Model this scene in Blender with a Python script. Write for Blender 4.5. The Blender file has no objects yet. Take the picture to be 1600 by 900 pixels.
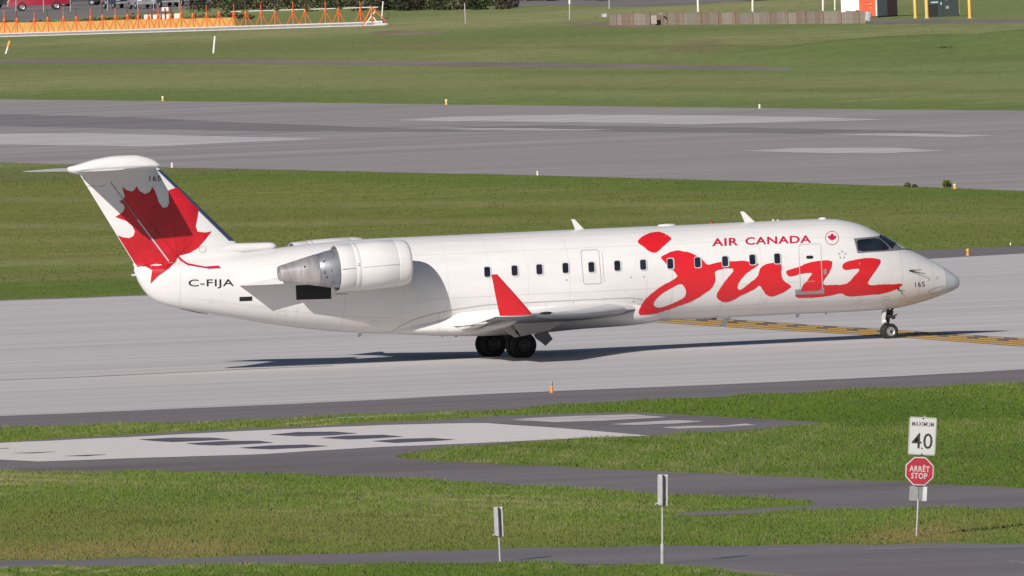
import bpy, bmesh, math, random
import numpy as np
from mathutils import Vector, Matrix

random.seed(7); rng = np.random.default_rng(7)
SC = bpy.context.scene
COL = SC.collection

# ---------------------------------------------------------------- camera, sky, sun, exposure
CAM_H, FPX, ROLL, VHOR = 15.5, 37250.0, 0.042, -281.6      # height (m), focal length (px of 1600), roll, horizon row
PITCH = math.atan((450 - VHOR) / FPX)
CP = np.array([0., 0., CAM_H])
CF = np.array([0, math.cos(PITCH), -math.sin(PITCH)])
_u0 = np.array([0, math.sin(PITCH), math.cos(PITCH)]); _x0 = np.array([1., 0, 0])
CR = math.cos(ROLL) * _x0 - math.sin(ROLL) * _u0
CU = math.sin(ROLL) * _x0 + math.cos(ROLL) * _u0
cd = bpy.data.cameras.new('camera'); cam = bpy.data.objects.new('camera', cd); COL.objects.link(cam)
cd.sensor_width = 36.0; cd.lens = FPX / 1600 * 36.0; cd.clip_start = 1.0; cd.clip_end = 60000.0
cam.matrix_world = Matrix(((CR[0], CU[0], -CF[0], CP[0]), (CR[1], CU[1], -CF[1], CP[1]), (CR[2], CU[2], -CF[2], CP[2]), (0, 0, 0, 1)))
SC.camera = cam

YAW = math.radians(15.9)                                    # the jet points right and a little away
SUN_EL = math.radians(26.7)
SUN_TRAVEL = math.radians(63.0)                             # heading in which the light travels (from +X to +Y)
w = bpy.data.worlds.new('World'); SC.world = w; w.use_nodes = True
nt = w.node_tree; bg = nt.nodes['Background']
sky = nt.nodes.new('ShaderNodeTexSky'); sky.sky_type = 'NISHITA'; sky.sun_disc = False
sky.sun_elevation = SUN_EL; sky.sun_rotation = math.radians(180 + 27.0); sky.air_density = 0.8; sky.dust_density = 0.25; sky.ozone_density = 1.5
nt.links.new(sky.outputs[0], bg.inputs[0]); bg.inputs[1].default_value = 0.05
sl = bpy.data.lights.new('sun', 'SUN'); sl.energy = 5.0; sl.angle = math.radians(0.53); sl.color = (1.0, 0.94, 0.88)
so = bpy.data.objects.new('sun', sl); COL.objects.link(so)
tr = Vector((math.cos(SUN_EL) * math.cos(SUN_TRAVEL), math.cos(SUN_EL) * math.sin(SUN_TRAVEL), -math.sin(SUN_EL)))
so.rotation_euler = tr.to_track_quat('-Z', 'Y').to_euler(); so.location = (-60, 560, 90)
vs = SC.view_settings; vs.view_transform = 'Standard'; vs.look = 'None'; vs.exposure = 0.0; vs.gamma = 1.0; vs.use_curve_mapping = False
SC.render.resolution_x = 1024; SC.render.resolution_y = 576

# ---------------------------------------------------------------- measuring helpers
def ray(x, y): return CF + CR * (x - 800) / FPX + CU * (450 - y) / FPX
def gnd(x, y, z=0.0):
    d = ray(x, y); return CP + d * ((z - CAM_H) / d[2])
ORG = gnd(791, 558.5)                                       # ground point between the jet's main wheels
FWD = np.array([math.cos(YAW), math.sin(YAW), 0.]); LFT = np.array([-math.sin(YAW), math.cos(YAW), 0.])
def pl(x, y, Y=0.0):                                        # photo position -> (X, Z) in the jet's own plane Y
    d = ray(x, y); t = ((ORG + LFT * Y - CP) @ LFT) / (d @ LFT); P = CP + d * t - ORG
    return P @ FWD, P[2]
def scale_at(P): return FPX / ((np.asarray(P) - CP) @ CF)

# ---------------------------------------------------------------- object helpers
def link(o, parent=None):
    COL.objects.link(o)
    if parent is not None: o.parent = parent
    return o
def empty(name, loc=(0, 0, 0), rz=0.0):
    o = bpy.data.objects.new(name, None); o.empty_display_size = 0.3
    o.location = loc; o.rotation_euler = (0, 0, rz); return link(o)
def tag(o, label=None, cat=None, group=None, kind=None):
    if label: o['label'] = label
    if cat: o['category'] = cat
    if group: o['group'] = group
    if kind: o['kind'] = kind
    return o
def mk(name, bm, m, parent=None, smooth=False, angle=None):
    bmesh.ops.recalc_face_normals(bm, faces=bm.faces[:])
    me = bpy.data.meshes.new(name); bm.to_mesh(me); bm.free()
    if m is not None: me.materials.append(m)
    if smooth:
        me.polygons.foreach_set('use_smooth', [True] * len(me.polygons))
        if angle: me.set_sharp_from_angle(angle=math.radians(angle))
    return link(bpy.data.objects.new(name, me), parent)
def copy_tree(o, parent=None):
    c = o.copy(); COL.objects.link(c); c.parent = parent
    for ch in list(o.children): copy_tree(ch, c)
    return c
def box(bm, c, s, rot=None, bev=0.0):
    r = bmesh.ops.create_cube(bm, size=1.0); vs_ = r['verts']
    bmesh.ops.scale(bm, vec=s, verts=vs_)
    if bev > 0:
        es = list({e for v in vs_ for e in v.link_edges})
        rr = bmesh.ops.bevel(bm, geom=es, offset=bev, segments=2, affect='EDGES', profile=0.5); vs_ = list({v for f in rr['faces'] for v in f.verts} | {v for v in vs_ if v.is_valid})
    if rot is not None: bmesh.ops.rotate(bm, cent=(0, 0, 0), matrix=rot, verts=vs_)
    bmesh.ops.translate(bm, vec=c, verts=vs_)
    return bm
def tube(bm, p, q, r0, r1=None, n=12):
    p = Vector(p); q = Vector(q); d = q - p; r1 = r0 if r1 is None else r1
    M = Matrix.Translation((p + q) / 2) @ d.to_track_quat('Z', 'Y').to_matrix().to_4x4()
    bmesh.ops.create_cone(bm, cap_ends=True, segments=n, radius1=r0, radius2=r1, depth=d.length, matrix=M)
    return bm
def lathe(bm, prof, n=32, M=None, cap0=False, cap1=False):
    """profile of (axial, radius) turned about local X"""
    rings = []
    for a, r in prof:
        ring = []
        for k in range(n):
            t = 2 * math.pi * k / n; v = Vector((a, r * math.cos(t), r * math.sin(t)))
            ring.append(bm.verts.new(M @ v if M else v))
        rings.append(ring)
    for A, B in zip(rings, rings[1:]):
        for k in range(n): bm.faces.new((A[k], A[(k + 1) % n], B[(k + 1) % n], B[k]))
    if cap0: bm.faces.new(rings[0])
    if cap1: bm.faces.new(rings[-1])
    return bm
def loft(bm, secs, caps=True):
    rings = [[bm.verts.new(p) for p in s] for s in secs]; n = len(rings[0])
    for A, B in zip(rings, rings[1:]):
        for k in range(n): bm.faces.new((A[k], A[(k + 1) % n], B[(k + 1) % n], B[k]))
    if caps: bm.faces.new(rings[0]); bm.faces.new(rings[-1])
    return bm
def prism(bm, pts, axis_off):
    """closed outline (3-D points) given thickness along a vector"""
    a = [bm.verts.new(p) for p in pts]; b = [bm.verts.new(Vector(p) + Vector(axis_off)) for p in pts]
    n = len(a); bm.faces.new(a); bm.faces.new(b[::-1])
    for k in range(n): bm.faces.new((a[k], a[(k + 1) % n], b[(k + 1) % n], b[k]))
    return bm
class Pchip:
    def __init__(s, x, y):
        x = np.asarray(x, float); y = np.asarray(y, float); o = np.argsort(x); x = x[o]; y = y[o]
        h = np.diff(x); dl = np.diff(y) / h; d = np.zeros_like(y)
        for i in range(1, len(x) - 1):
            if dl[i - 1] * dl[i] > 0:
                w1 = 2 * h[i] + h[i - 1]; w2 = h[i] + 2 * h[i - 1]; d[i] = (w1 + w2) / (w1 / dl[i - 1] + w2 / dl[i])
        d[0] = dl[0]; d[-1] = dl[-1]; s.x, s.y, s.d, s.h = x, y, d, h
    def __call__(s, t):
        t = min(max(t, s.x[0]), s.x[-1]); i = min(max(int(np.searchsorted(s.x, t) - 1), 0), len(s.h) - 1)
        h = s.h[i]; u = (t - s.x[i]) / h
        return ((1 + 2 * u) * (1 - u) ** 2 * s.y[i] + u * (1 - u) ** 2 * h * s.d[i] + u * u * (3 - 2 * u) * s.y[i + 1] + u * u * (u - 1) * h * s.d[i + 1])

# ---------------------------------------------------------------- materials
def nodes(m):
    m.use_nodes = True; n = m.node_tree.nodes; return n, m.node_tree.links, n['Principled BSDF']
def mapped(n, l, rot=0.0, scale=(1, 1, 1), coord='Object'):
    tc = n.new('ShaderNodeTexCoord'); mp = n.new('ShaderNodeMapping'); l.new(tc.outputs[coord], mp.inputs[0])
    mp.inputs['Rotation'].default_value = (0, 0, rot); mp.inputs['Scale'].default_value = scale; return mp.outputs[0]
def noise(n, l, vec, scale, detail=4, rough=0.55):
    t = n.new('ShaderNodeTexNoise'); l.new(vec, t.inputs['Vector']); t.inputs['Scale'].default_value = scale
    t.inputs['Detail'].default_value = detail; t.inputs['Roughness'].default_value = rough; return t.outputs['Fac']
def ramp(n, l, fac, stops):
    r = n.new('ShaderNodeValToRGB'); l.new(fac, r.inputs[0]); e = r.color_ramp.elements
    while len(e) < len(stops): e.new(0.5)
    for k, (p, c) in enumerate(stops): e[k].position = p; e[k].color = (*c, 1) if len(c) == 3 else c
    return r.outputs[0]
def mix(n, l, fac, a, b, mode='MIX'):
    x = n.new('ShaderNodeMix'); x.data_type = 'RGBA'; x.blend_type = mode
    if isinstance(fac, (int, float)): x.inputs[0].default_value = fac
    else: l.new(fac, x.inputs[0])
    for s, v in ((6, a), (7, b)):
        if isinstance(v, tuple): x.inputs[s].default_value = (*v, 1)
        else: l.new(v, x.inputs[s])
    return x.outputs[2]
def bump(n, l, b, h, strength, dist):
    k = n.new('ShaderNodeBump'); k.inputs['Strength'].default_value = strength; k.inputs['Distance'].default_value = dist
    l.new(h, k.inputs['Height']); l.new(k.outputs[0], b.inputs['Normal'])
MATS = {}
def paint(name, c, rough=0.4, metal=0.0, var=0.12, scale=3.0, spec=0.5, bmp=0.0, coat=0.0):
    if name in MATS: return MATS[name]
    m = bpy.data.materials.new(name); n, l, b = nodes(m); v = mapped(n, l)
    f = noise(n, l, v, scale, 5)
    d = tuple(x * (1 - var) for x in c); u = tuple(min(1, x * (1 + var * 0.6)) for x in c)
    l.new(ramp(n, l, f, [(0.3, d), (0.7, u)]), b.inputs['Base Color'])
    b.inputs['Roughness'].default_value = rough; b.inputs['Metallic'].default_value = metal; b.inputs['Specular IOR Level'].default_value = spec
    if coat: b.inputs['Coat Weight'].default_value = coat; b.inputs['Coat Roughness'].default_value = 0.08
    if bmp: bump(n, l, b, noise(n, l, v, scale * 6, 3), bmp, 0.02)
    MATS[name] = m; return m
def emis_less(): pass

M_WHITE = paint('white_aircraft_paint', (0.70, 0.685, 0.68), 0.34, var=0.035, scale=1.3, coat=0.25)
def fuselage_paint():
    m = bpy.data.materials.new('white_fuselage_paint'); n, l, b = nodes(m)
    v = mapped(n, l); vs_ = mapped(n, l, scale=(0.35, 2.0, 2.0)); vd = mapped(n, l, scale=(2.2, 6.0, 0.5))
    a = ramp(n, l, noise(n, l, vs_, 1.6, 5), [(0.32, (0.665, 0.65, 0.645)), (0.62, (0.712, 0.697, 0.69))])
    d = ramp(n, l, noise(n, l, vd, 2.0, 5, 0.6), [(0.60, (0, 0, 0)), (0.80, (1, 1, 1))])      # vertical run-off streaks
    c = mix(n, l, d, a, (0.61, 0.585, 0.565))
    l.new(c, b.inputs['Base Color']); b.inputs['Roughness'].default_value = 0.36
    b.inputs['Coat Weight'].default_value = 0.25; b.inputs['Coat Roughness'].default_value = 0.1
    bump(n, l, b, noise(n, l, v, 1.1, 2), 0.12, 0.03)                                        # slight skin waviness
    return m
M_FUS = fuselage_paint()
M_RED = paint('red_livery_paint', (0.62, 0.014, 0.022), 0.36, var=0.06, scale=2.0, coat=0.2)
M_LEAF = paint('leaf_red_paint', (0.50, 0.010, 0.020), 0.36, var=0.22, scale=1.6, coat=0.2)
M_VEIN = paint('leaf_vein_dark_red', (0.36, 0.006, 0.014), 0.4, var=0.1)
M_CRIM = paint('crimson_letter_paint', (0.47, 0.014, 0.045), 0.4, var=0.08)
M_INK = paint('black_letter_paint', (0.02, 0.02, 0.024), 0.45)
M_RADOME = paint('grey_radome_paint', (0.50, 0.53, 0.56), 0.42, var=0.08)
M_GREYP = paint('light_grey_paint', (0.52, 0.53, 0.54), 0.42, var=0.08)
M_MIDG = paint('mid_grey_paint', (0.27, 0.27, 0.28), 0.45, var=0.15)
M_LINE = paint('panel_gap_grey', (0.40, 0.39, 0.385), 0.6)
M_BOOT = paint('navy_leading_edge', (0.045, 0.065, 0.12), 0.35)
M_DARK = paint('dark_cavity', (0.008, 0.008, 0.009), 0.7)
M_TYRE = paint('tyre_rubber', (0.014, 0.014, 0.015), 0.75, var=0.3, scale=8)
M_RIM = paint('wheel_rim_metal', (0.42, 0.41, 0.40), 0.4, metal=0.6, var=0.2, scale=8)
M_STEEL = paint('gear_steel', (0.30, 0.30, 0.31), 0.38, metal=0.7, var=0.25, scale=7)
M_DKSTEEL = paint('dark_gear_steel', (0.05, 0.05, 0.055), 0.5, metal=0.4, var=0.3, scale=7)
def nozzle_metal(name, c0, c1, rough):
    m = bpy.data.materials.new(name); n, l, b = nodes(m); v = mapped(n, l, scale=(2.5, 0.6, 0.6))
    l.new(ramp(n, l, noise(n, l, v, 3.0, 6), [(0.3, c0), (0.7, c1)]), b.inputs['Base Color'])
    b.inputs['Metallic'].default_value = 0.65; b.inputs['Roughness'].default_value = rough; return m
M_NOZ = nozzle_metal('bare_nozzle_metal', (0.46, 0.44, 0.43), (0.72, 0.69, 0.67), 0.30)
M_NOZ2 = nozzle_metal('blued_core_cowl_metal', (0.24, 0.25, 0.28), (0.42, 0.43, 0.46), 0.40)
def glass_dark(name, c, rough=0.06):
    m = bpy.data.materials.new(name); n, l, b = nodes(m); v = mapped(n, l)
    l.new(ramp(n, l, noise(n, l, v, 2.5, 3), [(0.35, c), (0.7, tuple(x * 2.2 for x in c))]), b.inputs['Base Color'])
    b.inputs['Roughness'].default_value = rough; b.inputs['IOR'].default_value = 1.5; return m
M_GLASS = glass_dark('cabin_window_glass', (0.012, 0.012, 0.02))
M_SCREEN = glass_dark('cockpit_glass', (0.010, 0.014, 0.02), 0.04)

TAXI_ROT = -YAW
def concrete():
    m = bpy.data.materials.new('taxiway_concrete'); n, l, b = nodes(m)
    st = mapped(n, l, rot=TAXI_ROT, scale=(0.012, 0.35, 1)); st2 = mapped(n, l, rot=TAXI_ROT, scale=(0.05, 1.6, 1)); fine = mapped(n, l)
    a = ramp(n, l, noise(n, l, st, 1.0, 6, 0.6), [(0.25, (0.47, 0.445, 0.445)), (0.5, (0.56, 0.533, 0.53)), (0.75, (0.64, 0.612, 0.605))])
    s2 = ramp(n, l, noise(n, l, st2, 1.0, 5, 0.6), [(0.35, (0.94, 0.935, 0.935)), (0.65, (1.04, 1.04, 1.04))])
    c = mix(n, l, 1.0, a, s2, 'MULTIPLY')
    f = ramp(n, l, noise(n, l, fine, 9.0, 4, 0.7), [(0.3, (0.93, 0.93, 0.93)), (0.7, (1.05, 1.05, 1.05))])
    c = mix(n, l, 1.0, c, f, 'MULTIPLY')
    l.new(c, b.inputs['Base Color']); b.inputs['Roughness'].default_value = 0.9; b.inputs['Specular IOR Level'].default_value = 0.2
    return m
def asphalt(name, lo, hi, rot=0.0, along=0.02, across=0.5, patch=None):
    m = bpy.data.materials.new(name); n, l, b = nodes(m)
    st = mapped(n, l, rot=rot, scale=(along, across, 1)); fine = mapped(n, l)
    c = ramp(n, l, noise(n, l, st, 1.0, 6, 0.62), [(0.28, lo), (0.72, hi)])
    f = ramp(n, l, noise(n, l, fine, 14.0, 4, 0.75), [(0.3, (0.88, 0.88, 0.88)), (0.7, (1.1, 1.1, 1.1))])
    c = mix(n, l, 1.0, c, f, 'MULTIPLY')
    if patch:
        pf = ramp(n, l, noise(n, l, mapped(n, l, rot=rot, scale=(0.03, 0.08, 1)), 1.0, 5, 0.6), [(0.52, (0, 0, 0)), (0.66, (1, 1, 1))])
        c = mix(n, l, pf, c, patch)
    l.new(c, b.inputs['Base Color']); b.inputs['Roughness'].default_value = 0.92; b.inputs['Specular IOR Level'].default_value = 0.15
    return m
def worn(name, c, under, rot=0.0, lo=0.30, hi=0.42, sc=(0.25, 1.2, 1)):
    """road paint that has flaked to show what lies under it"""
    m = bpy.data.materials.new(name); n, l, b = nodes(m)
    f = ramp(n, l, noise(n, l, mapped(n, l, rot=rot, scale=sc), 1.5, 7, 0.7), [(lo, (0, 0, 0)), (hi, (1, 1, 1))])
    v = ramp(n, l, noise(n, l, mapped(n, l), 2.0, 5, 0.7), [(0.3, tuple(x * 0.86 for x in c)), (0.7, c)])
    l.new(mix(n, l, f, under, v), b.inputs['Base Color']); b.inputs['Roughness'].default_value = 0.85; b.inputs['Specular IOR Level'].default_value = 0.2
    return m
def soil(name, stops, scale=(0.05, 0.05, 1)):
    m = bpy.data.materials.new(name); n, l, b = nodes(m)
    c = ramp(n, l, noise(n, l, mapped(n, l, scale=scale), 1.0, 8, 0.62), stops)
    f = ramp(n, l, noise(n, l, mapped(n, l), 6.0, 4, 0.7), [(0.3, (0.75, 0.75, 0.75)), (0.7, (1.15, 1.15, 1.15))])
    l.new(mix(n, l, 1.0, c, f, 'MULTIPLY'), b.inputs['Base Color']); b.inputs['Roughness'].default_value = 0.95; b.inputs['Specular IOR Level'].default_value = 0.1
    return m
def blade_mat(name, k):
    m = bpy.data.materials.new(name); n, l, b = nodes(m)
    a = n.new('ShaderNodeAttribute'); a.attribute_name = 'tint'
    l.new(a.outputs['Color'], b.inputs['Base Color']); b.inputs['Roughness'].default_value = 0.75; b.inputs['Specular IOR Level'].default_value = 0.1
    ge = n.new('ShaderNodeNewGeometry'); sc_ = n.new('ShaderNodeVectorMath'); sc_.operation = 'SCALE'; sc_.inputs['Scale'].default_value = k; l.new(ge.outputs['Normal'], sc_.inputs[0])
    ad = n.new('ShaderNodeVectorMath'); ad.operation = 'ADD'; l.new(sc_.outputs[0], ad.inputs[0]); ad.inputs[1].default_value = (0, 0, 0.9)      # soft turf shading
    nm = n.new('ShaderNodeVectorMath'); nm.operation = 'NORMALIZE'; l.new(ad.outputs[0], nm.inputs[0]); l.new(nm.outputs[0], b.inputs['Normal'])
    tl = n.new('ShaderNodeBsdfTranslucent'); l.new(a.outputs['Color'], tl.inputs[0]); mx = n.new('ShaderNodeMixShader'); mx.inputs[0].default_value = 0.15
    out = n['Material Output']; l.new(b.outputs[0], mx.inputs[1]); l.new(tl.outputs[0], mx.inputs[2]); l.new(mx.outputs[0], out.inputs[0])
    return m
M_BLADE = blade_mat('grass_blades', 0.45); M_TURF = blade_mat('distant_turf_blades', 0.14)

# ---------------------------------------------------------------- the ground
def ext(pts, x0=-700, x1=2300):
    """edge polyline in photo columns carried on past both sides of the frame"""
    (a, b), (c, d) = pts[0], pts[1]; L = [(x0, b + (x0 - a) * (d - b) / (c - a))] if a > x0 else []
    (a2, b2), (c2, d2) = pts[-2], pts[-1]; Rr = [(x1, d2 + (x1 - c2) * (d2 - b2) / (c2 - a2))] if c2 < x1 else []
    return L + list(pts) + Rr
def dens(pts, step=18, jit=0.0, closed=False):
    out = []; P = list(pts) + ([pts[0]] if closed else [])
    for (a, b), (c, d) in zip(P, P[1:]):
        n = max(1, int(math.hypot(c - a, (d - b) * 4) / step))
        for k in range(n):
            t = k / n; out.append((a + (c - a) * t, b + (d - b) * t + (random.uniform(-jit, jit) if 0 < t else 0)))
    if not closed: out.append(P[-1])
    return out
def world_poly(px, z=0.0): return [gnd(x, y, z) for x, y in px]
def sheet(name, px, z, m, parent=None, kind='structure', jit=0.0):
    px = dens(px, 40, jit, True) if jit else px
    bm = bmesh.new(); bm.faces.new([bm.verts.new(p) for p in world_poly(px, z)])
    bmesh.ops.triangulate(bm, faces=bm.faces[:])
    for f in bm.faces:
        if f.normal.z < 0: f.normal_flip()
    me = bpy.data.meshes.new(name); bm.to_mesh(me); bm.free(); me.materials.append(m)
    o = link(bpy.data.objects.new(name, me), parent)
    if kind and parent is None: o['kind'] = kind
    return o

RUNWAY_ROT = -math.atan2(gnd(1600, 172)[1] - gnd(0, 155)[1], gnd(1600, 172)[0] - gnd(0, 155)[0])
ROAD_ROT = -math.atan2(gnd(1400, 752)[1] - gnd(800, 725)[1], gnd(1400, 752)[0] - gnd(800, 725)[0])
M_SOIL = soil('grass_floor', [(0.3, (0.125, 0.15, 0.045)), (0.5, (0.18, 0.20, 0.065)), (0.7, (0.25, 0.26, 0.10))], (0.03, 0.006, 1))
M_CONC = concrete()
M_RUNWAY = asphalt('runway_asphalt', (0.27, 0.245, 0.245), (0.42, 0.385, 0.38), RUNWAY_ROT, 0.006, 0.12)
M_SHOULDER = asphalt('shoulder_asphalt', (0.17, 0.152, 0.157), (0.235, 0.212, 0.217), TAXI_ROT, 0.02, 0.6)
M_ROAD = asphalt('service_road_asphalt', (0.175, 0.162, 0.168), (0.225, 0.208, 0.214), ROAD_ROT, 0.03, 0.3, (0.165, 0.14, 0.145))
M_ROAD2 = asphalt('front_road_asphalt', (0.165, 0.157, 0.168), (0.215, 0.204, 0.216), 0.0, 0.03, 0.2, (0.185, 0.155, 0.165))
M_PADW = worn('worn_white_pad_paint', (0.78, 0.72, 0.70), (0.28, 0.26, 0.26), TAXI_ROT, 0.24, 0.34)
M_PADB = worn('dark_blue_pad_paint', (0.064, 0.064, 0.105), (0.26, 0.245, 0.27), TAXI_ROT, 0.34, 0.56, (0.10, 1.6, 1))
M_PADS = worn('flaked_white_pad_paint', (0.66, 0.61, 0.60), (0.21, 0.195, 0.20), TAXI_ROT, 0.36, 0.50)
M_RWPAINT = worn('faded_runway_paint', (0.66, 0.63, 0.63), (0.36, 0.33, 0.33), RUNWAY_ROT, 0.34, 0.56, (0.02, 0.4, 1))
M_YEL = worn('yellow_line_paint', (0.70, 0.43, 0.12), (0.36, 0.26, 0.15), TAXI_ROT, 0.26, 0.40)
M_BLK = worn('black_line_border_paint', (0.17, 0.125, 0.10), (0.36, 0.30, 0.26), TAXI_ROT, 0.32, 0.5)
M_JOINT = paint('crack_sealant', (0.13, 0.12, 0.12), 0.9)
M_GRAVEL = soil('gravel_path', [(0.3, (0.20, 0.17, 0.15)), (0.7, (0.30, 0.265, 0.235))], (0.1, 0.02, 1))
M_BARE = soil('bare_brown_soil', [(0.3, (0.25, 0.20, 0.13)), (0.7, (0.34, 0.27, 0.18))], (0.2, 0.03, 1))
M_LOT = asphalt('car_park_asphalt', (0.19, 0.17, 0.165), (0.27, 0.245, 0.235), 0.0, 0.05, 0.03)

# the whole field: one sheet to the horizon
bm = bmesh.new(); xs = [-9000, -2500, -600, -150, -60, 0, 60, 150, 600, 2500, 9000]; ys = [-3000, 0, 300, 450, 600, 800, 1000, 1300, 1600, 2000, 2600, 5000, 30000]
g = [[bm.verts.new((x, y, 0)) for x in xs] for y in ys]
for j in range(len(ys) - 1):
    for i in range(len(xs) - 1): bm.faces.new((g[j][i], g[j][i + 1], g[j + 1][i + 1], g[j + 1][i]))
o = mk('ground', bm, M_SOIL); o['kind'] = 'structure'

E_A_TOP = ext([(0, 155), (400, 159.5), (800, 164.5), (1200, 169), (1600, 173)])
E_A_BOT = ext([(0, 254), (270, 262), (840, 274), (1200, 284), (1600, 298)])
E_C_TOP = ext([(0, 470), (220, 462), (800, 435), (1445, 405), (1600, 396)])
E_C_SH = ext([(0, 468), (220, 460.5), (800, 424), (1415, 392), (1600, 384)])
E_C_BOT = ext([(0, 650), (200, 642), (460, 631), (800, 614), (1100, 602), (1400, 588), (1600, 577)])
E_D_BOT = ext([(0, 670), (150, 664), (300, 660), (520, 651), (800, 640), (880, 633), (1100, 622), (1300, 611), (1600, 598)])
E_F_TOP = ext([(0, 690), (200, 679), (400, 669), (640, 658), (800, 649), (900, 645), (1010, 645), (1130, 651), (1230, 657), (1300, 662)], x1=1300)
E_G_TOP = [(1300, 662), (1180, 671), (1020, 681), (900, 686), (800, 692), (690, 701), (640, 707), (622, 711), (619, 714), (630, 716.5)]
E_G_BOT = ext([(660, 719), (800, 726), (1000, 735), (1200, 744), (1400, 753), (1600, 763)], x0=660)
E_H_BOT = ext([(0, 738), (130, 737.5), (260, 736.5), (500, 742), (700, 751), (900, 763), (1030, 772), (1200, 779.5), (1262, 783.5), (1276, 787), (1262, 791), (1200, 794), (1110, 798), (1060, 802), (1050, 806), (1100, 805.5), (1250, 799), (1350, 796), (1600, 795)])
E_I_BOT = ext([(0, 876), (200, 872), (400, 869), (600, 863), (800, 857), (1000, 853), (1300, 851), (1600, 849)])
E_J_BOT = ext([(0, 888), (220, 884), (600, 881), (780, 880), (960, 882), (1030, 884), (1100, 889), (1180, 897), (1260, 910), (1400, 950)], x1=1400)

P_RUN = E_A_TOP + E_A_BOT[::-1]
P_SHT = E_C_SH + E_C_TOP[::-1]
P_TAX = E_C_TOP + E_C_BOT[::-1]
P_SHB = E_C_BOT + E_D_BOT[::-1]
P_PAD = E_F_TOP + E_G_TOP + E_G_BOT + E_H_BOT[::-1]
P_FRT = E_I_BOT + [(2300, 1100), (1400, 1100)] + E_J_BOT[::-1]
sheet('runway', P_RUN, 0.008, M_RUNWAY, jit=0.35)
sheet('taxiway_shoulder', P_SHT, 0.004, M_SHOULDER, jit=0.3)
sheet('taxiway', P_TAX, 0.012, M_CONC, jit=0.25)
sheet('taxiway_shoulder', P_SHB, 0.008, M_SHOULDER, jit=0.35)
sheet('service_road', P_PAD, 0.008, M_ROAD, jit=0.3)
sheet('front_road', P_FRT, 0.008, M_ROAD2, jit=0.3)
M_RUBBER = worn('tyre_rubber_streaks', (0.175, 0.16, 0.165), (0.32, 0.295, 0.295), RUNWAY_ROT, 0.36, 0.62, (0.012, 0.5, 1))
for pts in ([(-600, 171), (0, 178), (200, 183), (420, 193), (640, 201), (800, 205), (600, 206), (420, 205), (200, 201), (0, 197), (-600, 188)], [(700, 197), (900, 196), (1200, 200), (1500, 206), (1300, 209), (1000, 206), (800, 203)]):
    sheet('runway_rubber', pts, 0.012, M_RUBBER, jit=0.5)
# runway markings, worn nearly away
for pts in ([(610, 188), (700, 182.5), (900, 179), (1100, 180), (1300, 184), (1390, 187), (1200, 192), (1080, 194.5), (900, 191), (700, 189.5)],
            [(-500, 214), (0, 209), (150, 208), (300, 212), (520, 216.5), (380, 222), (250, 229), (100, 227), (0, 226), (-500, 226)],
            [(1155, 236), (1250, 231), (1400, 231), (1480, 235), (1380, 239.5), (1250, 238.5)],
            [(1270, 209), (1400, 208), (1560, 212), (1500, 214), (1350, 211.5)],
            [(680, 201), (800, 200), (960, 203), (900, 204), (760, 203)]):
    sheet('runway_marking', pts, 0.016, M_RWPAINT, jit=0.4)
# the big painted surface sign
sheet('surface_marking', [(-600, 721), (-50, 695), (0, 692), (200, 683), (400, 672.5), (600, 664), (735, 661), (760, 661), (850, 667), (950, 675), (1018, 681), (900, 685), (750, 692), (600, 698), (400, 710), (200, 716), (60, 721), (0, 718), (-600, 744)], 0.014, M_PADW, jit=0.3)
z5 = lambda L: [(x / 2.222, 640 + y / 2.222) for x, y in L]
for L in ([(480, 103), (600, 97), (740, 97), (800, 103), (700, 108), (600, 112), (540, 109)], [(645, 117), (780, 109), (900, 108), (950, 114), (860, 119), (760, 124), (690, 122)],
          [(830, 132), (940, 124), (1060, 121), (1140, 126), (1060, 132), (940, 137), (870, 135)], [(935, 87), (1030, 78), (1160, 76), (1240, 82), (1150, 89), (1040, 92)],
          [(1110, 98), (1200, 90), (1330, 87), (1400, 93), (1310, 99), (1210, 103)], [(1290, 109), (1390, 101), (1500, 98), (1580, 104), (1480, 110), (1370, 115)],
          [(35, 151), (120, 148), (200, 145), (120, 151)], [(215, 161), (300, 157), (375, 155), (300, 161)], [(-20, 136), (20, 133), (35, 134)]):
    sheet('surface_marking', z5(L), 0.020, M_PADB)
z6 = lambda L: [(640 + x / 2.2857, 630 + y / 2.29) for x, y in L]
for L in ([(355, 60), (430, 53), (600, 45), (800, 40), (920, 50), (820, 55), (700, 62), (520, 68), (440, 63)], [(710, 75), (820, 68), (950, 60), (1055, 64), (960, 72), (800, 78)], [(900, 86), (1000, 81), (1120, 80), (1200, 73), (1240, 78), (1100, 86), (960, 92)]):
    sheet('surface_marking', z6(L), 0.014, M_PADS, jit=0.2)
sheet('surface_marking', [(525, 652), (620, 647.5), (720, 645), (722, 646.2), (620, 650), (530, 653.5)], 0.014, M_PADS)
# hold-short marking: two solid and two broken yellow lines
def lerp_edge(E, x):
    for (a, b), (c, d) in zip(E, E[1:]):
        if a <= x <= c: return b + (d - b) * (x - a) / (c - a)
lo = ext([(1019, 502.5), (1124, 510), (1247, 517), (1375, 524.5), (1600, 541)], 960, 2000); hi = ext([(1019, 491.5), (1124, 498), (1247, 506.5), (1375, 514), (1600, 529)], 960, 2000)
def band(t0, t1, x0, x1, z, m, name):
    X = np.linspace(x0, x1, max(2, int((x1 - x0) / 60) + 1)); top = [(x, lerp_edge(lo, x) * (1 - t1) + lerp_edge(hi, x) * t1) for x in X]; bot = [(x, lerp_edge(lo, x) * (1 - t0) + lerp_edge(hi, x) * t0) for x in X]
    sheet(name, top + bot[::-1], z, m)
band(-0.04, 1.03, 965, 1990, 0.016, M_BLK, 'taxiway_marking')
band(0.02, 0.20, 965, 1990, 0.020, M_YEL, 'taxiway_marking'); band(0.29, 0.47, 965, 1990, 0.020, M_YEL, 'taxiway_marking')
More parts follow.
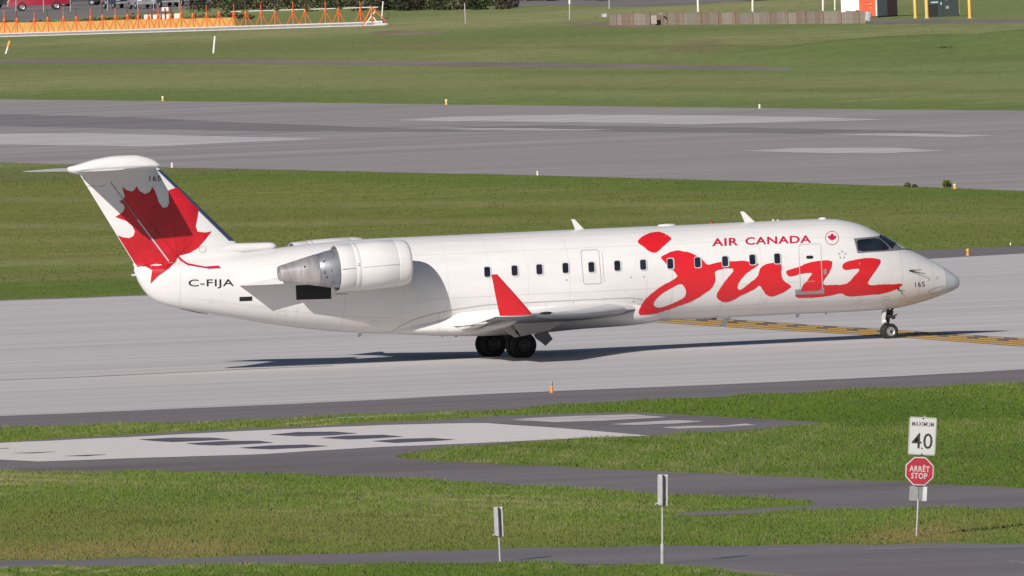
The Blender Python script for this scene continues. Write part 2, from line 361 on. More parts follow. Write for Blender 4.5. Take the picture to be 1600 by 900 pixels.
for k, x in enumerate(np.arange(965, 1960, 47)):
    band(0.56, 0.72, x, x + 29, 0.020, M_YEL, 'taxiway_marking'); band(0.80, 0.96, x + 14, x + 40, 0.020, M_YEL, 'taxiway_marking')
# sealed crack and slab joints
for pts in ([(-300, 607), (0, 593.4), (130, 588.6), (372, 577), (520, 571)],):
    sheet('taxiway_joint', pts + [(x, y + .55) for x, y in pts[::-1]], 0.016, M_JOINT, jit=0.1)
# front road details: pale paint line, gravel edge
M_FAINT = worn('faint_road_paint', (0.34, 0.32, 0.335), (0.19, 0.18, 0.19), 0.0, 0.38, 0.56)
sheet('road_marking', [(1198, 858), (1240, 857.2), (1240, 859), (1200, 859.4)], 0.014, M_FAINT)
sheet('road_marking', [(1350, 857), (1490, 854.5), (1600, 853.5), (1900, 851.5), (1900, 853), (1600, 855.2), (1490, 856), (1352, 858.6)], 0.014, M_FAINT, jit=0.15)
sheet('road_marking', [(1575, 875), (1600, 878), (1700, 889), (1700, 892), (1600, 881), (1580, 877)], 0.014, M_FAINT)
sheet('gravel_verge', [(1030, 884), (1080, 884), (1150, 889), (1230, 897), (1300, 906), (1260, 912), (1180, 898), (1100, 890)], 0.014, M_GRAVEL, jit=0.3)
# far side: gravel track, access road, car park, bare soil
sheet('gravel_path', [(-600, 88), (0, 92.5), (400, 93.5), (700, 96), (1000, 100), (1180, 103.5), (1235, 106.5), (1230, 110), (1000, 107), (700, 103.5), (400, 99), (0, 98), (-600, 93)], 0.006, M_GRAVEL, jit=0.4)
sheet('access_road', [(1360, 31.5), (1600, 30), (2200, 27), (2200, 33), (1600, 36), (1360, 38)], 0.006, M_GRAVEL, jit=0.3)
sheet('car_park', [(-400, -30), (330, -50), (330, 8), (250, 20), (130, 27), (0, 36), (-400, 50)], 0.006, M_LOT, jit=0.4)
sheet('far_road', [(800, 12), (830, 8), (1000, 11), (1100, 6), (1180, 0), (1400, -8), (1900, -30), (1900, -60), (800, -60)], 0.006, M_LOT, jit=0.3)
sheet('bare_patch', [(575, 50), (620, 47), (680, 49), (700, 53), (640, 55), (590, 54)], 0.006, M_BARE, jit=0.3)
sheet('bare_patch', [(870, 36), (920, 33), (980, 39), (1030, 41), (1010, 44), (940, 42)], 0.006, M_BARE, jit=0.3)

# low grassed berm on the right, a real swelling of the ground
def berm(name, cx, cy, rx, ry, h, rot=0.0):
    return (gnd(cx, cy), rx, ry, h)                              # carried by the turf sheet's own height
BERMS = [berm('grass_berm', 1420, 78, 17, 60, 0.95), berm('grass_berm', 1075, 82, 9, 40, 0.45), berm('grass_berm', 1640, 70, 14, 60, 1.1)]
def ground_z(P):
    z = np.zeros(len(P))
    for c, rx, ry, h in BERMS:
        q = np.sqrt(((P[:, 0] - c[0]) / rx) ** 2 + ((P[:, 1] - c[1]) / ry) ** 2); z = np.maximum(z, np.where(q < 1, -0.05 + h * (0.5 + 0.5 * np.cos(np.pi * np.minimum(q, 1))), 0))
    return z

# ---------------------------------------------------------------- grass
def inside(P, poly):
    poly = np.asarray([(p[0], p[1]) for p in poly]); x, y = P[:, 0], P[:, 1]; r = np.zeros(len(P), bool)
    x0, y0 = poly[-1]
    for x1, y1 in poly:
        c = (y0 > y) != (y1 > y)
        with np.errstate(divide='ignore', invalid='ignore'): r ^= c & (x < (x1 - x0) * (y - y0) / (y1 - y0 + 1e-12) + x0)
        x0, y0 = x1, y1
    return r
def wob(P, sx, sy, seed):
    r = np.random.default_rng(seed); v = np.zeros(len(P))
    for k in range(7):
        a = r.uniform(0.5, 2.6); v += np.sin(P[:, 0] * a / sx + P[:, 1] * r.uniform(-2.2, 2.2) / sy + r.uniform(0, 6.28)) * (1 / (1 + 0.4 * k))
    return np.clip(0.5 + v / 5.2, 0, 1)
def grass(name, px, density, h, wd, label, seed, sx, sy, c_lo, c_hi, c_dry, dry=0.15, tall=0.0, cut=(), bands=(), m=None, jit=.12, edge=3.8):
    W = world_poly(px); A = np.asarray(W); r = np.random.default_rng(seed)
    lo_, hi_ = A.min(0), A.max(0); n = int((hi_[0] - lo_[0]) * (hi_[1] - lo_[1]) * density)
    P = np.stack([r.uniform(lo_[0], hi_[0], n), r.uniform(lo_[1], hi_[1], n)], 1)
    # keep to what a camera here or a few steps to the side can see
    P = P[np.abs(P[:, 0]) < P[:, 1] * 0.036]
    T = P.copy(); T[:, 1] += (wob(P, .9, 2.2, seed + 9) - .5) * edge; P = P[inside(T, W)]     # ragged turf edge
    for c in cut: P = P[~inside(P, world_poly(c))]
    n = len(P); k1 = wob(P, sx, sy, seed + 1); k2 = wob(P, sx * 0.3, sy * 0.3, seed + 2); k3 = wob(P, sx * 0.06, sy * 0.05, seed + 3)
    hh = h * r.uniform(0.55, 1.25, n) * (0.7 + 0.6 * k2); ww = wd * r.uniform(0.6, 1.4, n)
    st = (r.uniform(0, 1, n) < tall * (k3 * 1.7 * k1)); hh[st] *= r.uniform(1.25, 1.9, st.sum()); ww[st] *= 0.5
    a = r.uniform(-1.0, 1.0, n); dx, dy = np.cos(a) * ww / 2, np.sin(a) * ww / 2; lx, ly = r.normal(0, 0.35, n) * hh, r.normal(0, 0.35, n) * hh; z = ground_z(P)
    V = np.empty((n, 3, 3)); V[:, 0] = np.stack([P[:, 0] - dx, P[:, 1] - dy, z], 1); V[:, 1] = np.stack([P[:, 0] + dx, P[:, 1] + dy, z], 1); V[:, 2] = np.stack([P[:, 0] + lx, P[:, 1] + ly, z + hh], 1)
    mm = np.clip(0.62 * k1 + 0.38 * k2 + r.normal(0, 0.5 * jit, n), 0, 1)[:, None]
    c = np.array(c_lo) * (1 - mm) + np.array(c_hi) * mm
    d = np.clip((k1 * 0.5 + k3 * 0.5 - (1 - dry)) * 4 + r.normal(0, 0.12, n), 0, 1)[:, None]; d[st] = np.maximum(d[st], 0.75)
    c = c * (1 - d) + np.array(c_dry) * d
    for poly, col, amt, soft in bands:                       # patches where the turf itself is drier, browner or lusher
        J = P + np.stack([r.normal(0, soft * .12, n), r.normal(0, soft, n)], 1); f = (inside(J, world_poly(poly)) * amt * r.uniform(.5, 1, n))[:, None]; c = c * (1 - f) + np.array(col) * f
    c = c * r.uniform(1 - jit, 1 + jit, (n, 1))
    me = bpy.data.meshes.new(name); me.vertices.add(3 * n); me.vertices.foreach_set('co', V.reshape(-1)); me.loops.add(3 * n); me.loops.foreach_set('vertex_index', np.arange(3 * n, dtype=np.int32))
    me.polygons.add(n); me.polygons.foreach_set('loop_start', np.arange(0, 3 * n, 3, dtype=np.int32)); me.update()
    at = me.attributes.new('tint', 'FLOAT_COLOR', 'POINT'); cc = np.ones((n, 3, 4)); cc[:, :, :3] = c[:, None, :]; at.data.foreach_set('color', cc.reshape(-1).astype(np.float32))
    me.materials.append(m or M_BLADE); o = link(bpy.data.objects.new(name, me)); tag(o, label, 'grass', kind='stuff'); return n
GLO, GHI, GDRY = (0.084, 0.158, 0.021), (0.172, 0.248, 0.044), (0.36, 0.33, 0.16)
inset = lambda E, d: [(x, y + d) for x, y in E]
P_KG = E_J_BOT + [(1400, 1000), (-700, 1000)]
P_IG = E_H_BOT + E_I_BOT[::-1]
P_GG = E_G_TOP[::-1] + [(2300, 610)] + [(2300, 800)] + E_G_BOT[::-1]
P_EG = E_D_BOT + [(2300, 640), (1300, 662)] + E_F_TOP[::-1]
P_GG = [(630, 716.5)] + E_G_TOP[::-1][1:] + [(2300, 640)] + E_G_BOT[::-1]
P_BG = E_A_BOT + E_C_SH[::-1]
P_FG = [(-700, 20), (-200, 62), (0, 62), (300, 51), (600, 42), (900, 30), (1600, 15), (2300, 0)] + E_A_TOP[::-1]
P_FG2 = [(560, 12), (800, 13), (1000, 11), (1180, -2), (2300, -40), (2300, 0), (1600, 15), (900, 30), (600, 42), (560, 46)]
PATH = [(-600, 88), (0, 92.5), (400, 93.5), (700, 96), (1000, 100), (1180, 103.5), (1235, 106.5), (1230, 110), (1000, 107), (700, 103.5), (400, 99), (0, 98), (-600, 93)]
OLIVE, BROWN, LUSH, PALE = (0.215, 0.215, 0.065), (0.36, 0.235, 0.115), (0.085, 0.165, 0.024), (0.30, 0.31, 0.135)
B_NEAR = [([(-700, 800), (0, 795), (300, 790), (560, 800), (800, 815), (1000, 832), (1200, 840), (1000, 853), (600, 863), (0, 876), (-700, 890)], OLIVE, .75, 5),
          ([(-700, 858), (0, 856), (250, 845), (380, 850), (420, 868), (0, 880), (-700, 900)], BROWN, .6, 3), ([(1310, 848), (1380, 828), (1440, 820), (1500, 822), (1530, 838), (1420, 852)], BROWN, .85, 3), ([(1450, 800), (1600, 798), (2200, 795), (2200, 840), (1600, 842), (1480, 835)], OLIVE, .6, 3)]
B_MID = [([(-700, 296), (0, 300), (500, 300), (1000, 315), (1600, 335), (2300, 350), (2300, 375), (1600, 368), (1000, 350), (400, 400), (0, 395), (-700, 395)], OLIVE, .7, 18), ([(1000, 322), (1400, 333), (1600, 330), (2300, 330), (2300, 345), (1600, 345), (1300, 348), (1000, 340)], PALE, .55, 8),
         ([(-700, 240), (0, 255), (840, 275), (1600, 300), (2300, 320), (2300, 335), (1600, 322), (840, 292), (0, 275), (-700, 262)], LUSH, .55, 10), ([(-700, 425), (0, 425), (300, 420), (300, 470), (-700, 500)], LUSH, .6, 14)]
B_FAR = [([(1020, 85), (1060, 70), (1090, 63), (1122, 66), (1120, 78), (1100, 88)], (.24, .17, .11), .9, 5), ([(1120, 90), (1150, 80), (1330, 70), (1600, 60), (2000, 60), (2000, 90), (1500, 96), (1300, 95)], (.13, .19, .05), .55, 10), ([(860, 70), (1000, 66), (1060, 72), (1040, 84), (900, 80)], (.14, .17, .06), .5, 6), ([(-700, 105), (0, 106), (400, 110), (900, 118), (1600, 122), (2300, 125), (2300, 148), (1600, 150), (900, 148), (400, 142), (0, 138), (-700, 136)], PALE, .7, 25), ([(-700, 138), (0, 143), (800, 152), (1600, 160), (2300, 166), (2300, 185), (1600, 180), (0, 160), (-700, 150)], (0.13, 0.205, 0.045), .7, 10)]
rm = random.Random(9)
def mow(top, bot, n, soft):                                      # passes of the mower: long drier or greener swaths
    out = []
    for k in range(n):
        t = rm.uniform(.06, .94); d = rm.uniform(.010, .028); x0 = rm.uniform(-600, 900); x1 = x0 + rm.uniform(500, 1300); X = np.linspace(x0, x1, 7); e = lambda x, t_: lerp_edge(top, x) * (1 - t_) + lerp_edge(bot, x) * t_
        out.append(([(x, e(x, t - d)) for x in X if x < 2290] + [(x, e(x, t + d)) for x in X[::-1] if x < 2290], rm.choice((PALE, OLIVE, LUSH, (0.25, 0.22, 0.10))), rm.uniform(.3, .55), soft))
    return out
MOW_M = mow(E_A_BOT, E_C_SH, 26, 2.5); MOW_F = mow(ext([(0, 62), (1600, 50)]), E_A_TOP, 26, 5)
rc = random.Random(4); B_CLUMP = []                                  # broad-leaved clumps and thin spots scattered through the turf
for k in range(46):
    x, y, rx_, ry_ = rc.uniform(-100, 1700), rc.uniform(615, 860), rc.uniform(18, 90), rc.uniform(1.0, 4.5)
    B_CLUMP.append(([(x + rx_ * math.cos(t) * rc.uniform(.7, 1.2), y + ry_ * math.sin(t)) for t in np.linspace(0, 6.28, 11)[:-1]], rc.choice(((0.055, 0.105, 0.016), (0.06, 0.115, 0.02), (0.25, 0.235, 0.09), (0.20, 0.20, 0.07))), .6, 1.0))
C_MID = ((0.145, 0.205, 0.042), (0.250, 0.285, 0.078), (0.34, 0.32, 0.13)); C_FAR = ((0.185, 0.235, 0.082), (0.285, 0.315, 0.130), (0.36, 0.35, 0.18))
def turf_mat():
    m = bpy.data.materials.new('mown_turf'); n, l, b = nodes(m); a = n.new('ShaderNodeAttribute'); a.attribute_name = 'tint'
    f = ramp(n, l, noise(n, l, mapped(n, l, scale=(1.3, .35, 1)), 1.0, 7, .65), [(.3, (.84, .84, .82)), (.7, (1.14, 1.13, 1.1))])
    g = ramp(n, l, noise(n, l, mapped(n, l, rot=RUNWAY_ROT, scale=(.03, .12, 1)), 1.0, 5, .6), [(.3, (.90, .92, .88)), (.7, (1.08, 1.06, 1.08))])
    l.new(mix(n, l, 1.0, mix(n, l, 1.0, a.outputs['Color'], f, 'MULTIPLY'), g, 'MULTIPLY'), b.inputs['Base Color']); b.inputs['Roughness'].default_value = .95; b.inputs['Specular IOR Level'].default_value = .05; return m
M_MOWN = turf_mat()
def turf(name, y0, y1, stepy, sx, sy, seed, C3, dry, bands, z):
    ys_ = np.arange(y0, y1 + stepy, stepy); nx = 150; U = np.linspace(-1, 1, nx); PX = (U[None, :] * (ys_[:, None] * .085)).ravel(); PY = np.repeat(ys_, nx); P = np.stack([PX, PY], 1); n = len(P)
    k1 = wob(P, sx, sy, seed + 1); k2 = wob(P, sx * .3, sy * .3, seed + 2); k3 = wob(P, sx * .06, sy * .05, seed + 3); mm = np.clip(.62 * k1 + .38 * k2, 0, 1)[:, None]; c = np.array(C3[0]) * (1 - mm) + np.array(C3[1]) * mm
    d = np.clip((k1 * .5 + k3 * .5 - (1 - dry)) * 4, 0, 1)[:, None]; c = c * (1 - d) + np.array(C3[2]) * d; r = np.random.default_rng(seed)
    for poly, col, amt, soft in bands:
        W = world_poly(poly); f = np.zeros(n)
        for _ in range(8): f += inside(P + np.stack([r.normal(0, soft * .12, n), r.normal(0, soft * 1.2, n)], 1), W) / 8.0
        f = (f * amt * .75)[:, None]; c = c * (1 - f) + np.array(col) * f
    V = np.column_stack([P, ground_z(P) + z]); ny = len(ys_); i = np.arange(nx - 1)[None, :] + nx * np.arange(ny - 1)[:, None]; F = np.stack([i, i + 1, i + nx + 1, i + nx], -1).reshape(-1, 4)
    me = bpy.data.meshes.new(name); me.from_pydata(V.tolist(), [], F.tolist()); me.polygons.foreach_set('use_smooth', [True] * len(me.polygons)); at = me.attributes.new('tint', 'FLOAT_COLOR', 'POINT'); cc = np.ones((n, 4)); cc[:, :3] = c; at.data.foreach_set('color', cc.reshape(-1).astype(np.float32)); me.materials.append(M_MOWN)
    o = link(bpy.data.objects.new(name, me)); o['kind'] = 'structure'
turf('mown_turf', 720, 1080, 2.2, 26, 30, 15, C_MID, .40, [(p, tuple(1.05 * q for q in c), a, s) for p, c, a, s in B_MID + MOW_M], .003)
turf('mown_turf', 1130, 2200, 5.0, 40, 60, 16, C_FAR, .40, B_FAR + MOW_F, .003)
GN = 0
GN += grass('front_grass', P_KG, 150, 0.060, 0.019, 'strip of short green grass in front of the nearest road', 11, 6, 12, GLO, GHI, GDRY, 0.42)
GN += grass('near_grass', P_IG, 150, 0.060, 0.019, 'broad band of mown grass between the two nearest roads', 12, 9, 18, GLO, GHI, GDRY, 0.30, 0.30, bands=B_NEAR + B_CLUMP)
GN += grass('island_grass', P_GG, 130, 0.060, 0.020, 'grass island behind the stop sign with pale seed stalks', 13, 8, 22, GLO, GHI, GDRY, 0.34, 0.42, bands=B_CLUMP)
GN += grass('verge_grass', P_EG, 120, 0.065, 0.022, 'narrow grass verge beside the taxiway shoulder below the jet', 14, 8, 22, GLO, GHI, GDRY, 0.40, 0.2)
GN += grass('middle_grass', P_BG, 12, 0.032, 0.030, 'wide mown grass strip behind the jet, before the runway', 15, 26, 30, *C_MID, 0.40, bands=[(p, tuple(1.05 * q for q in c), a, s) for p, c, a, s in B_MID + MOW_M], m=M_TURF, jit=.11)
GN += grass('far_grass', P_FG, 2.5, 0.022, 0.06, 'mown grass field beyond the runway', 16, 40, 60, *C_FAR, 0.40, cut=(PATH,), bands=[(p, tuple(1.0 * q for q in c), a, s) for p, c, a, s in B_FAR + MOW_F], m=M_TURF, jit=.07)
GN += grass('distant_grass', P_FG2, 2.5, 0.022, 0.06, 'distant grass below the bushes and the shed', 17, 40, 60, *C_FAR, 0.40, m=M_TURF, jit=.07)
print('grass blades', GN)

# ---------------------------------------------------------------- the jet
JET = empty('regional_jet', tuple(ORG), YAW)
tag(JET, 'white twin-engine passenger jet with red lettering and a red maple leaf tail on the taxiway', 'airplane')
TOP = [(1499, 441), (1498, 436.5), (1494.5, 432), (1486, 425.5), (1470, 415.5), (1450, 404.5), (1430, 394.6), (1411, 386), (1396.6, 377.8), (1377, 367), (1371, 363.9), (1354.6, 355.2), (1338, 348.9), (1321, 344.9), (1300, 342.3), (1270, 342.3), (1200, 345.3), (1100, 350), (1000, 354), (900, 358.5), (800, 363), (700, 367.5), (620, 371), (585, 372.6), (561, 374.4), (495, 380), (450, 385), (420, 389), (300, 404), (225, 414), (212, 417.5), (209, 420)]
BOT = [(1499, 441), (1498.5, 446), (1495, 450.5), (1480, 457.5), (1450, 468.5), (1420, 477), (1395, 482), (1350, 486), (1300, 488.6), (1240, 491), (1170, 494.5), (1100, 498), (1000, 502.5), (900, 507), (800, 511), (700, 516), (640, 518.8), (600, 521), (550, 519.5), (480, 513.5), (400, 502.5), (330, 491), (280, 482), (247, 472), (232, 462), (220, 447), (212, 431), (209, 422)]
tp = [pl(*q) for q in TOP]; bp = [pl(*q) for q in BOT]
XN = tp[0][0]; XT = min(tp[-1][0], bp[-1][0])
bp[0] = tp[0]
f_top = Pchip([a for a, b in tp], [b for a, b in tp]); f_bot = Pchip([a for a, b in bp], [b for a, b in bp])
# half width and height of the widest line
f_w = Pchip([XT, XT + .06, XT + .5, -10.0, -9.0, -8.0, -7.0, -6.0, -5.0, -4.0, -3.0, 8.0, 9.0, 10.0, 10.8, 11.5, 12.1, 12.6, 13.0, 13.3, 13.5, 13.62, 13.70, XN - .012, XN],
            [0.05, 0.14, 0.30, 0.46, 0.66, 0.85, 1.01, 1.15, 1.25, 1.32, 1.35, 1.35, 1.34, 1.29, 1.19, 1.03, 0.84, 0.64, 0.47, 0.335, 0.235, 0.16, 0.10, 0.045, 0.0])
f_c = Pchip([XT, -10.0, -8.0, -6.0, -3.0, 8.5, 10.0, 11.5, 12.6, XN], [3.02, 2.92, 2.72, 2.45, 2.235, 2.225, 2.18, 2.00, 1.78, tp[0][1]])
def sec(X):
    t, b, w_, c = f_top(X), f_bot(X), f_w(X), f_c(X); c = min(max(c, b + 0.15 * (t - b)), t - 0.15 * (t - b)); return t, b, max(w_, 1e-4), c
def fus_pt(X, ph, off=0.0):
    t, b, w_, c = sec(X); h = (t - c) if math.sin(ph) >= 0 else (c - b); return Vector((X, -(w_ + off) * math.cos(ph), c + (h + off) * math.sin(ph)))
def fus_half(X, Z):
    if X > XN or X < XT: return 0.0
    t, b, w_, c = sec(X); h = (t - c) if Z >= c else (c - b); q = 1 - ((Z - c) / max(h, 1e-4)) ** 2; return w_ * math.sqrt(q) if q > 0 else 0.0
def fuse_mesh(x0, x1, n, N=72, cap0=True, cap1=True, off=0.0, tipw=False):
    bm = bmesh.new(); secs = []
    for i in range(n + 1):
        u = i / n
        if tipw: u = 1 - (1 - u) ** 2
        X = x0 + (x1 - x0) * u; secs.append([fus_pt(X, 2 * math.pi * k / N, off) for k in range(N)])
    loft(bm, secs, False)
    return bm
M_LINE2 = paint('skin_seam', (0.54, 0.52, 0.51), 0.6)
XRAD = pl(1472, 440)[0]
bm = fuse_mesh(XT + 0.002, XRAD, 200); bm2 = None
FUS = mk('fuselage', bm, M_FUS, JET, True)
mk('radome', fuse_mesh(XRAD, XN - 0.0005, 26, tipw=True), M_RADOME, JET, True)

fb = [pl(*q) for q in [(596, 520), (640, 522.8), (700, 524.8), (760, 524.5), (840, 520), (900, 514.5), (980, 508.5), (1010, 504.5), (1035, 498)]]
f_fb = Pchip([a for a, b in fb], [b for a, b in fb]); XA, XB = fb[0][0], fb[-1][0]
f_ft = Pchip([XA, XA + .6, XA + 1.6, -1.5, 1.5, 3.4, XB - .3, XB], [0.98, 1.18, 1.38, 1.50, 1.56, 1.52, 1.32, 1.1])
f_fw = Pchip([XA, XA + .6, XA + 1.8, -1.5, 2.4, 3.6, XB - .2, XB], [0.15, 0.60, 0.98, 1.22, 1.29, 1.14, 0.62, 0.25])
# --- things printed on the skin: traced outline -> surface
def fin_half(X, Z):
    if not (FIN_Z0 <= Z <= FIN_Z1): return 0.0
    le, te = fin_le(Z), fin_te(Z); c = le - te; u = (le - X) / c
    if u <= 0 or u >= 1: return 0.0
    return fin_tk(Z) * c * naca(u)
def naca(u): return 5 * (0.2969 * math.sqrt(u) - 0.1260 * u - 0.3516 * u * u + 0.2843 * u ** 3 - 0.1036 * u ** 4)
FIN_TOPL, FIN_TOPT = pl(250, 264), pl(124, 272); FIN_BOTL, FIN_BOTT = pl(367, 377), pl(214, 419)
FIN_Z0, FIN_Z1 = 2.8, pl(180, 263)[1]
def fin_le(Z): return FIN_BOTL[0] + (FIN_TOPL[0] - FIN_BOTL[0]) * (Z - FIN_BOTL[1]) / (FIN_TOPL[1] - FIN_BOTL[1])
def fin_te(Z): return FIN_BOTT[0] + (FIN_TOPT[0] - FIN_BOTT[0]) * (Z - FIN_BOTT[1]) / (FIN_TOPT[1] - FIN_BOTT[1])
def fin_tk(Z): return 0.105
def half_any(X, Z): return (fus_half(X, Z) ** 4 + fin_half(X, Z) ** 4) ** .25 + .003
def fair_half(X, Z):
    if not XA < X < XB: return 0.0
    zb, zt, hw = f_fb(X), f_ft(X), f_fw(X); zc = zb + (zt - zb) * .52; q = abs(Z - zc) / ((zt - zc) if Z > zc else (zc - zb))
    return hw * (1 - q ** 3) ** (1 / 3) if q < 1 else 0.0
def half_body(X, Z): return max(fus_half(X, Z), fair_half(X, Z))
def on_skin(x, y, off, half=fus_half):
    Y = 1.0
    for _ in range(14): X, Z = pl(x, y, -Y); Y = half(X, Z)
    return Vector((X, -(Y + off), Z))
def px_fill(loops, gx=14.0, gy=3.0):
    bm = bmesh.new(); es = []
    for L in loops:
        v = [bm.verts.new((x, y, 0)) for x, y in L]; es += [bm.edges.new((v[k], v[(k + 1) % len(v)])) for k in range(len(v))]
    bmesh.ops.triangle_fill(bm, edges=es, use_beauty=True); slice_px(bm, gx, gy); return bm
def slice_px(bm, gx, gy):
    xs = [v.co.x for v in bm.verts]; ys = [v.co.y for v in bm.verts]
    for y in np.arange(math.ceil(min(ys) / gy) * gy, max(ys), gy): bmesh.ops.bisect_plane(bm, geom=bm.verts[:] + bm.edges[:] + bm.faces[:], plane_co=(0, float(y), 0), plane_no=(0, 1, 0))
    for x in np.arange(math.ceil(min(xs) / gx) * gx, max(xs), gx): bmesh.ops.bisect_plane(bm, geom=bm.verts[:] + bm.edges[:] + bm.faces[:], plane_co=(float(x), 0, 0), plane_no=(1, 0, 0))
def print_on(name, bm, m, parent, off=0.005, half=fus_half):
    for v in bm.verts: v.co = on_skin(v.co.x, v.co.y, off, half)
    bm.normal_update()
    for f in bm.faces:
        if f.normal.y > 0: f.normal_flip()
    me = bpy.data.meshes.new(name); bm.to_mesh(me); bm.free(); me.materials.append(m); me.polygons.foreach_set('use_smooth', [True] * len(me.polygons))
    return link(bpy.data.objects.new(name, me), parent)
def rough_edge(L, amp, step=3.0):
    out = []
    for (a, b), (c, d) in zip(L, L[1:] + L[:1]):
        n = max(1, int(math.hypot(c - a, d - b) / step))
        for k in range(n):
            t = k / n; out.append((a + (c - a) * t + random.uniform(-amp, amp), b + (d - b) * t + random.uniform(-amp, amp)))
    return out
def smooth_loop(L, it=2):
    for _ in range(it):
        L = [q for (a, b), (c, d) in zip(L, L[1:] + L[:1]) for q in ((a * .75 + c * .25, b * .75 + d * .25), (a * .25 + c * .75, b * .25 + d * .75))]
    return L
def zz(L, ox, oy, s): return [(ox + x / s, oy + y / s) for x, y in L]
def rrect(cx, cy, wx, hy, r, skew=0.0, slope=-0.045, n=4):
    pts = []
    for sx, sy, a0 in ((1, 1, 0), (-1, 1, 90), (-1, -1, 180), (1, -1, 270)):
        for k in range(n + 1):
            a = math.radians(a0 + 90 * k / n); pts.append((sx * (wx / 2 - r) + r * math.cos(a), sy * (hy / 2 - r) + r * math.sin(a)))
    return [(cx + x + skew * y, cy + y + slope * x) for x, y in pts]
def text_px(s, x0, y0, x1, y1, hgt, bold=0.0, width=None):
    """letters between baseline ends (x0,y0)-(x1,y1), hgt tall, in photo units"""
    cu = bpy.data.curves.new('t', 'FONT'); cu.body = s; cu.size = 1; cu.resolution_u = 3; cu.offset = bold; cu.fill_mode = 'FRONT'; cu.space_character = 1.08
    to = bpy.data.objects.new('t', cu); COL.objects.link(to); bpy.context.view_layer.update()
    dg = bpy.context.evaluated_depsgraph_get(); me = to.evaluated_get(dg).to_mesh(); bm = bmesh.new(); bm.from_mesh(me); to.evaluated_get(dg).to_mesh_clear(); bpy.data.objects.remove(to); bpy.data.curves.remove(cu)
    xs = [v.co.x for v in bm.verts]; ys = [v.co.y for v in bm.verts]; a, b, c, d = min(xs), max(xs), min(ys), max(ys); b_ = 0.0 if c > -0.1 else c
    L = math.hypot(x1 - x0, y1 - y0); ux, uy = (x1 - x0) / L, (y1 - y0) / L; vx, vy = -uy, ux
    for v in bm.verts:
        s_ = (v.co.x - a) / (b - a) * L; t_ = -(v.co.y - c) / (d - c) * hgt; v.co = (x0 + ux * s_ + vx * t_, y0 + uy * s_ + vy * t_, 0)
    bmesh.ops.remove_doubles(bm, verts=bm.verts[:], dist=1e-4)
    return bm

Z4 = lambda L: zz(L, 960, 320, 4.5); Z5 = lambda L: zz(L, 1220, 320, 4.09)
dot = Z4([(155, 262), (185, 228), (230, 202), (300, 187), (345, 195), (405, 232), (390, 252), (350, 285), (310, 325), (285, 340), (260, 333), (235, 322), (195, 285)])
ja = Z4([(320, 370), (350, 352), (400, 328), (450, 318), (490, 328), (520, 330), (560, 348), (600, 370), (625, 392), (650, 425), (700, 410), (750, 400), (850, 395), (900, 392), (950, 400), (1000, 410), (1018, 415), (995, 437), (940, 470), (890, 520), (862, 575), (870, 597), (890, 598), (950, 552), (1005, 507), (1018, 470), (1026, 440), (1060, 420), (1095, 409), (1165, 405), (1178, 440), (1170, 480), (1190, 540), (1250, 570), (1225, 592), (1180, 620), (1110, 648), (1065, 635), (1045, 600), (1020, 562), (990, 590), (930, 620), (880, 642), (830, 675), (770, 687), (725, 665), (715, 635), (740, 590), (790, 520), (850, 450), (790, 445), (740, 455), (700, 470), (712, 510), (705, 550), (680, 590), (620, 635), (560, 670), (500, 695), (400, 730), (300, 765), (220, 775), (165, 772), (180, 720), (215, 665), (260, 625), (330, 570), (445, 512), (430, 480), (405, 455), (360, 410)])
hole = Z4([(472, 548), (505, 600), (500, 640), (480, 660), (420, 690), (330, 725), (290, 722), (270, 700), (285, 670), (330, 625), (400, 585)])
zzp = Z5([(30, 425), (60, 412), (110, 400), (160, 375), (210, 362), (290, 352), (325, 358), (330, 372), (322, 405), (305, 445), (275, 480), (268, 515), (330, 512), (390, 512), (430, 500), (470, 455), (510, 408), (470, 408), (420, 420), (392, 408), (392, 378), (430, 360), (490, 348), (555, 337), (635, 347), (640, 362), (630, 385), (600, 430), (565, 480), (552, 502), (580, 517), (640, 508), (720, 508), (772, 502), (778, 513), (740, 540), (650, 570), (580, 575), (480, 585), (415, 585), (390, 562), (330, 578), (240, 592), (120, 597), (92, 588), (92, 574), (130, 545), (140, 512), (165, 490), (190, 455), (205, 432), (130, 440), (70, 460), (45, 455)])
print_on('lettering', px_fill([rough_edge(smooth_loop(dot, 1), .35)]), M_RED, FUS)
print_on('lettering', px_fill([rough_edge(smooth_loop(ja, 1), .3), smooth_loop(hole, 2)], 6, 2), M_RED, FUS, .008, half_body)
print_on('lettering', px_fill([rough_edge(smooth_loop(zzp, 1), .3)]), M_RED, FUS)
for s_, a_, b_, c_, d_ in (('AIR', 1112.5, 384.6, 1153.5, 383.2), ('CANADA', 1164.5, 382.8, 1267.5, 379.3)):
    bm = text_px(s_, a_, b_, c_, d_, 12.0, bold=0.026); slice_px(bm, 30, 4); print_on('airline_name', bm, M_CRIM, FUS)
bm = text_px('C-FIJA', 294.5, 451.2, 365.5, 450.5, 14.5, bold=0.012); slice_px(bm, 20, 4); print_on('registration', bm, M_INK, FUS, 0.006)
bm = text_px('165', 1430, 448.8, 1445, 447.8, 8.0); print_on('fleet_number', bm, M_INK, FUS)
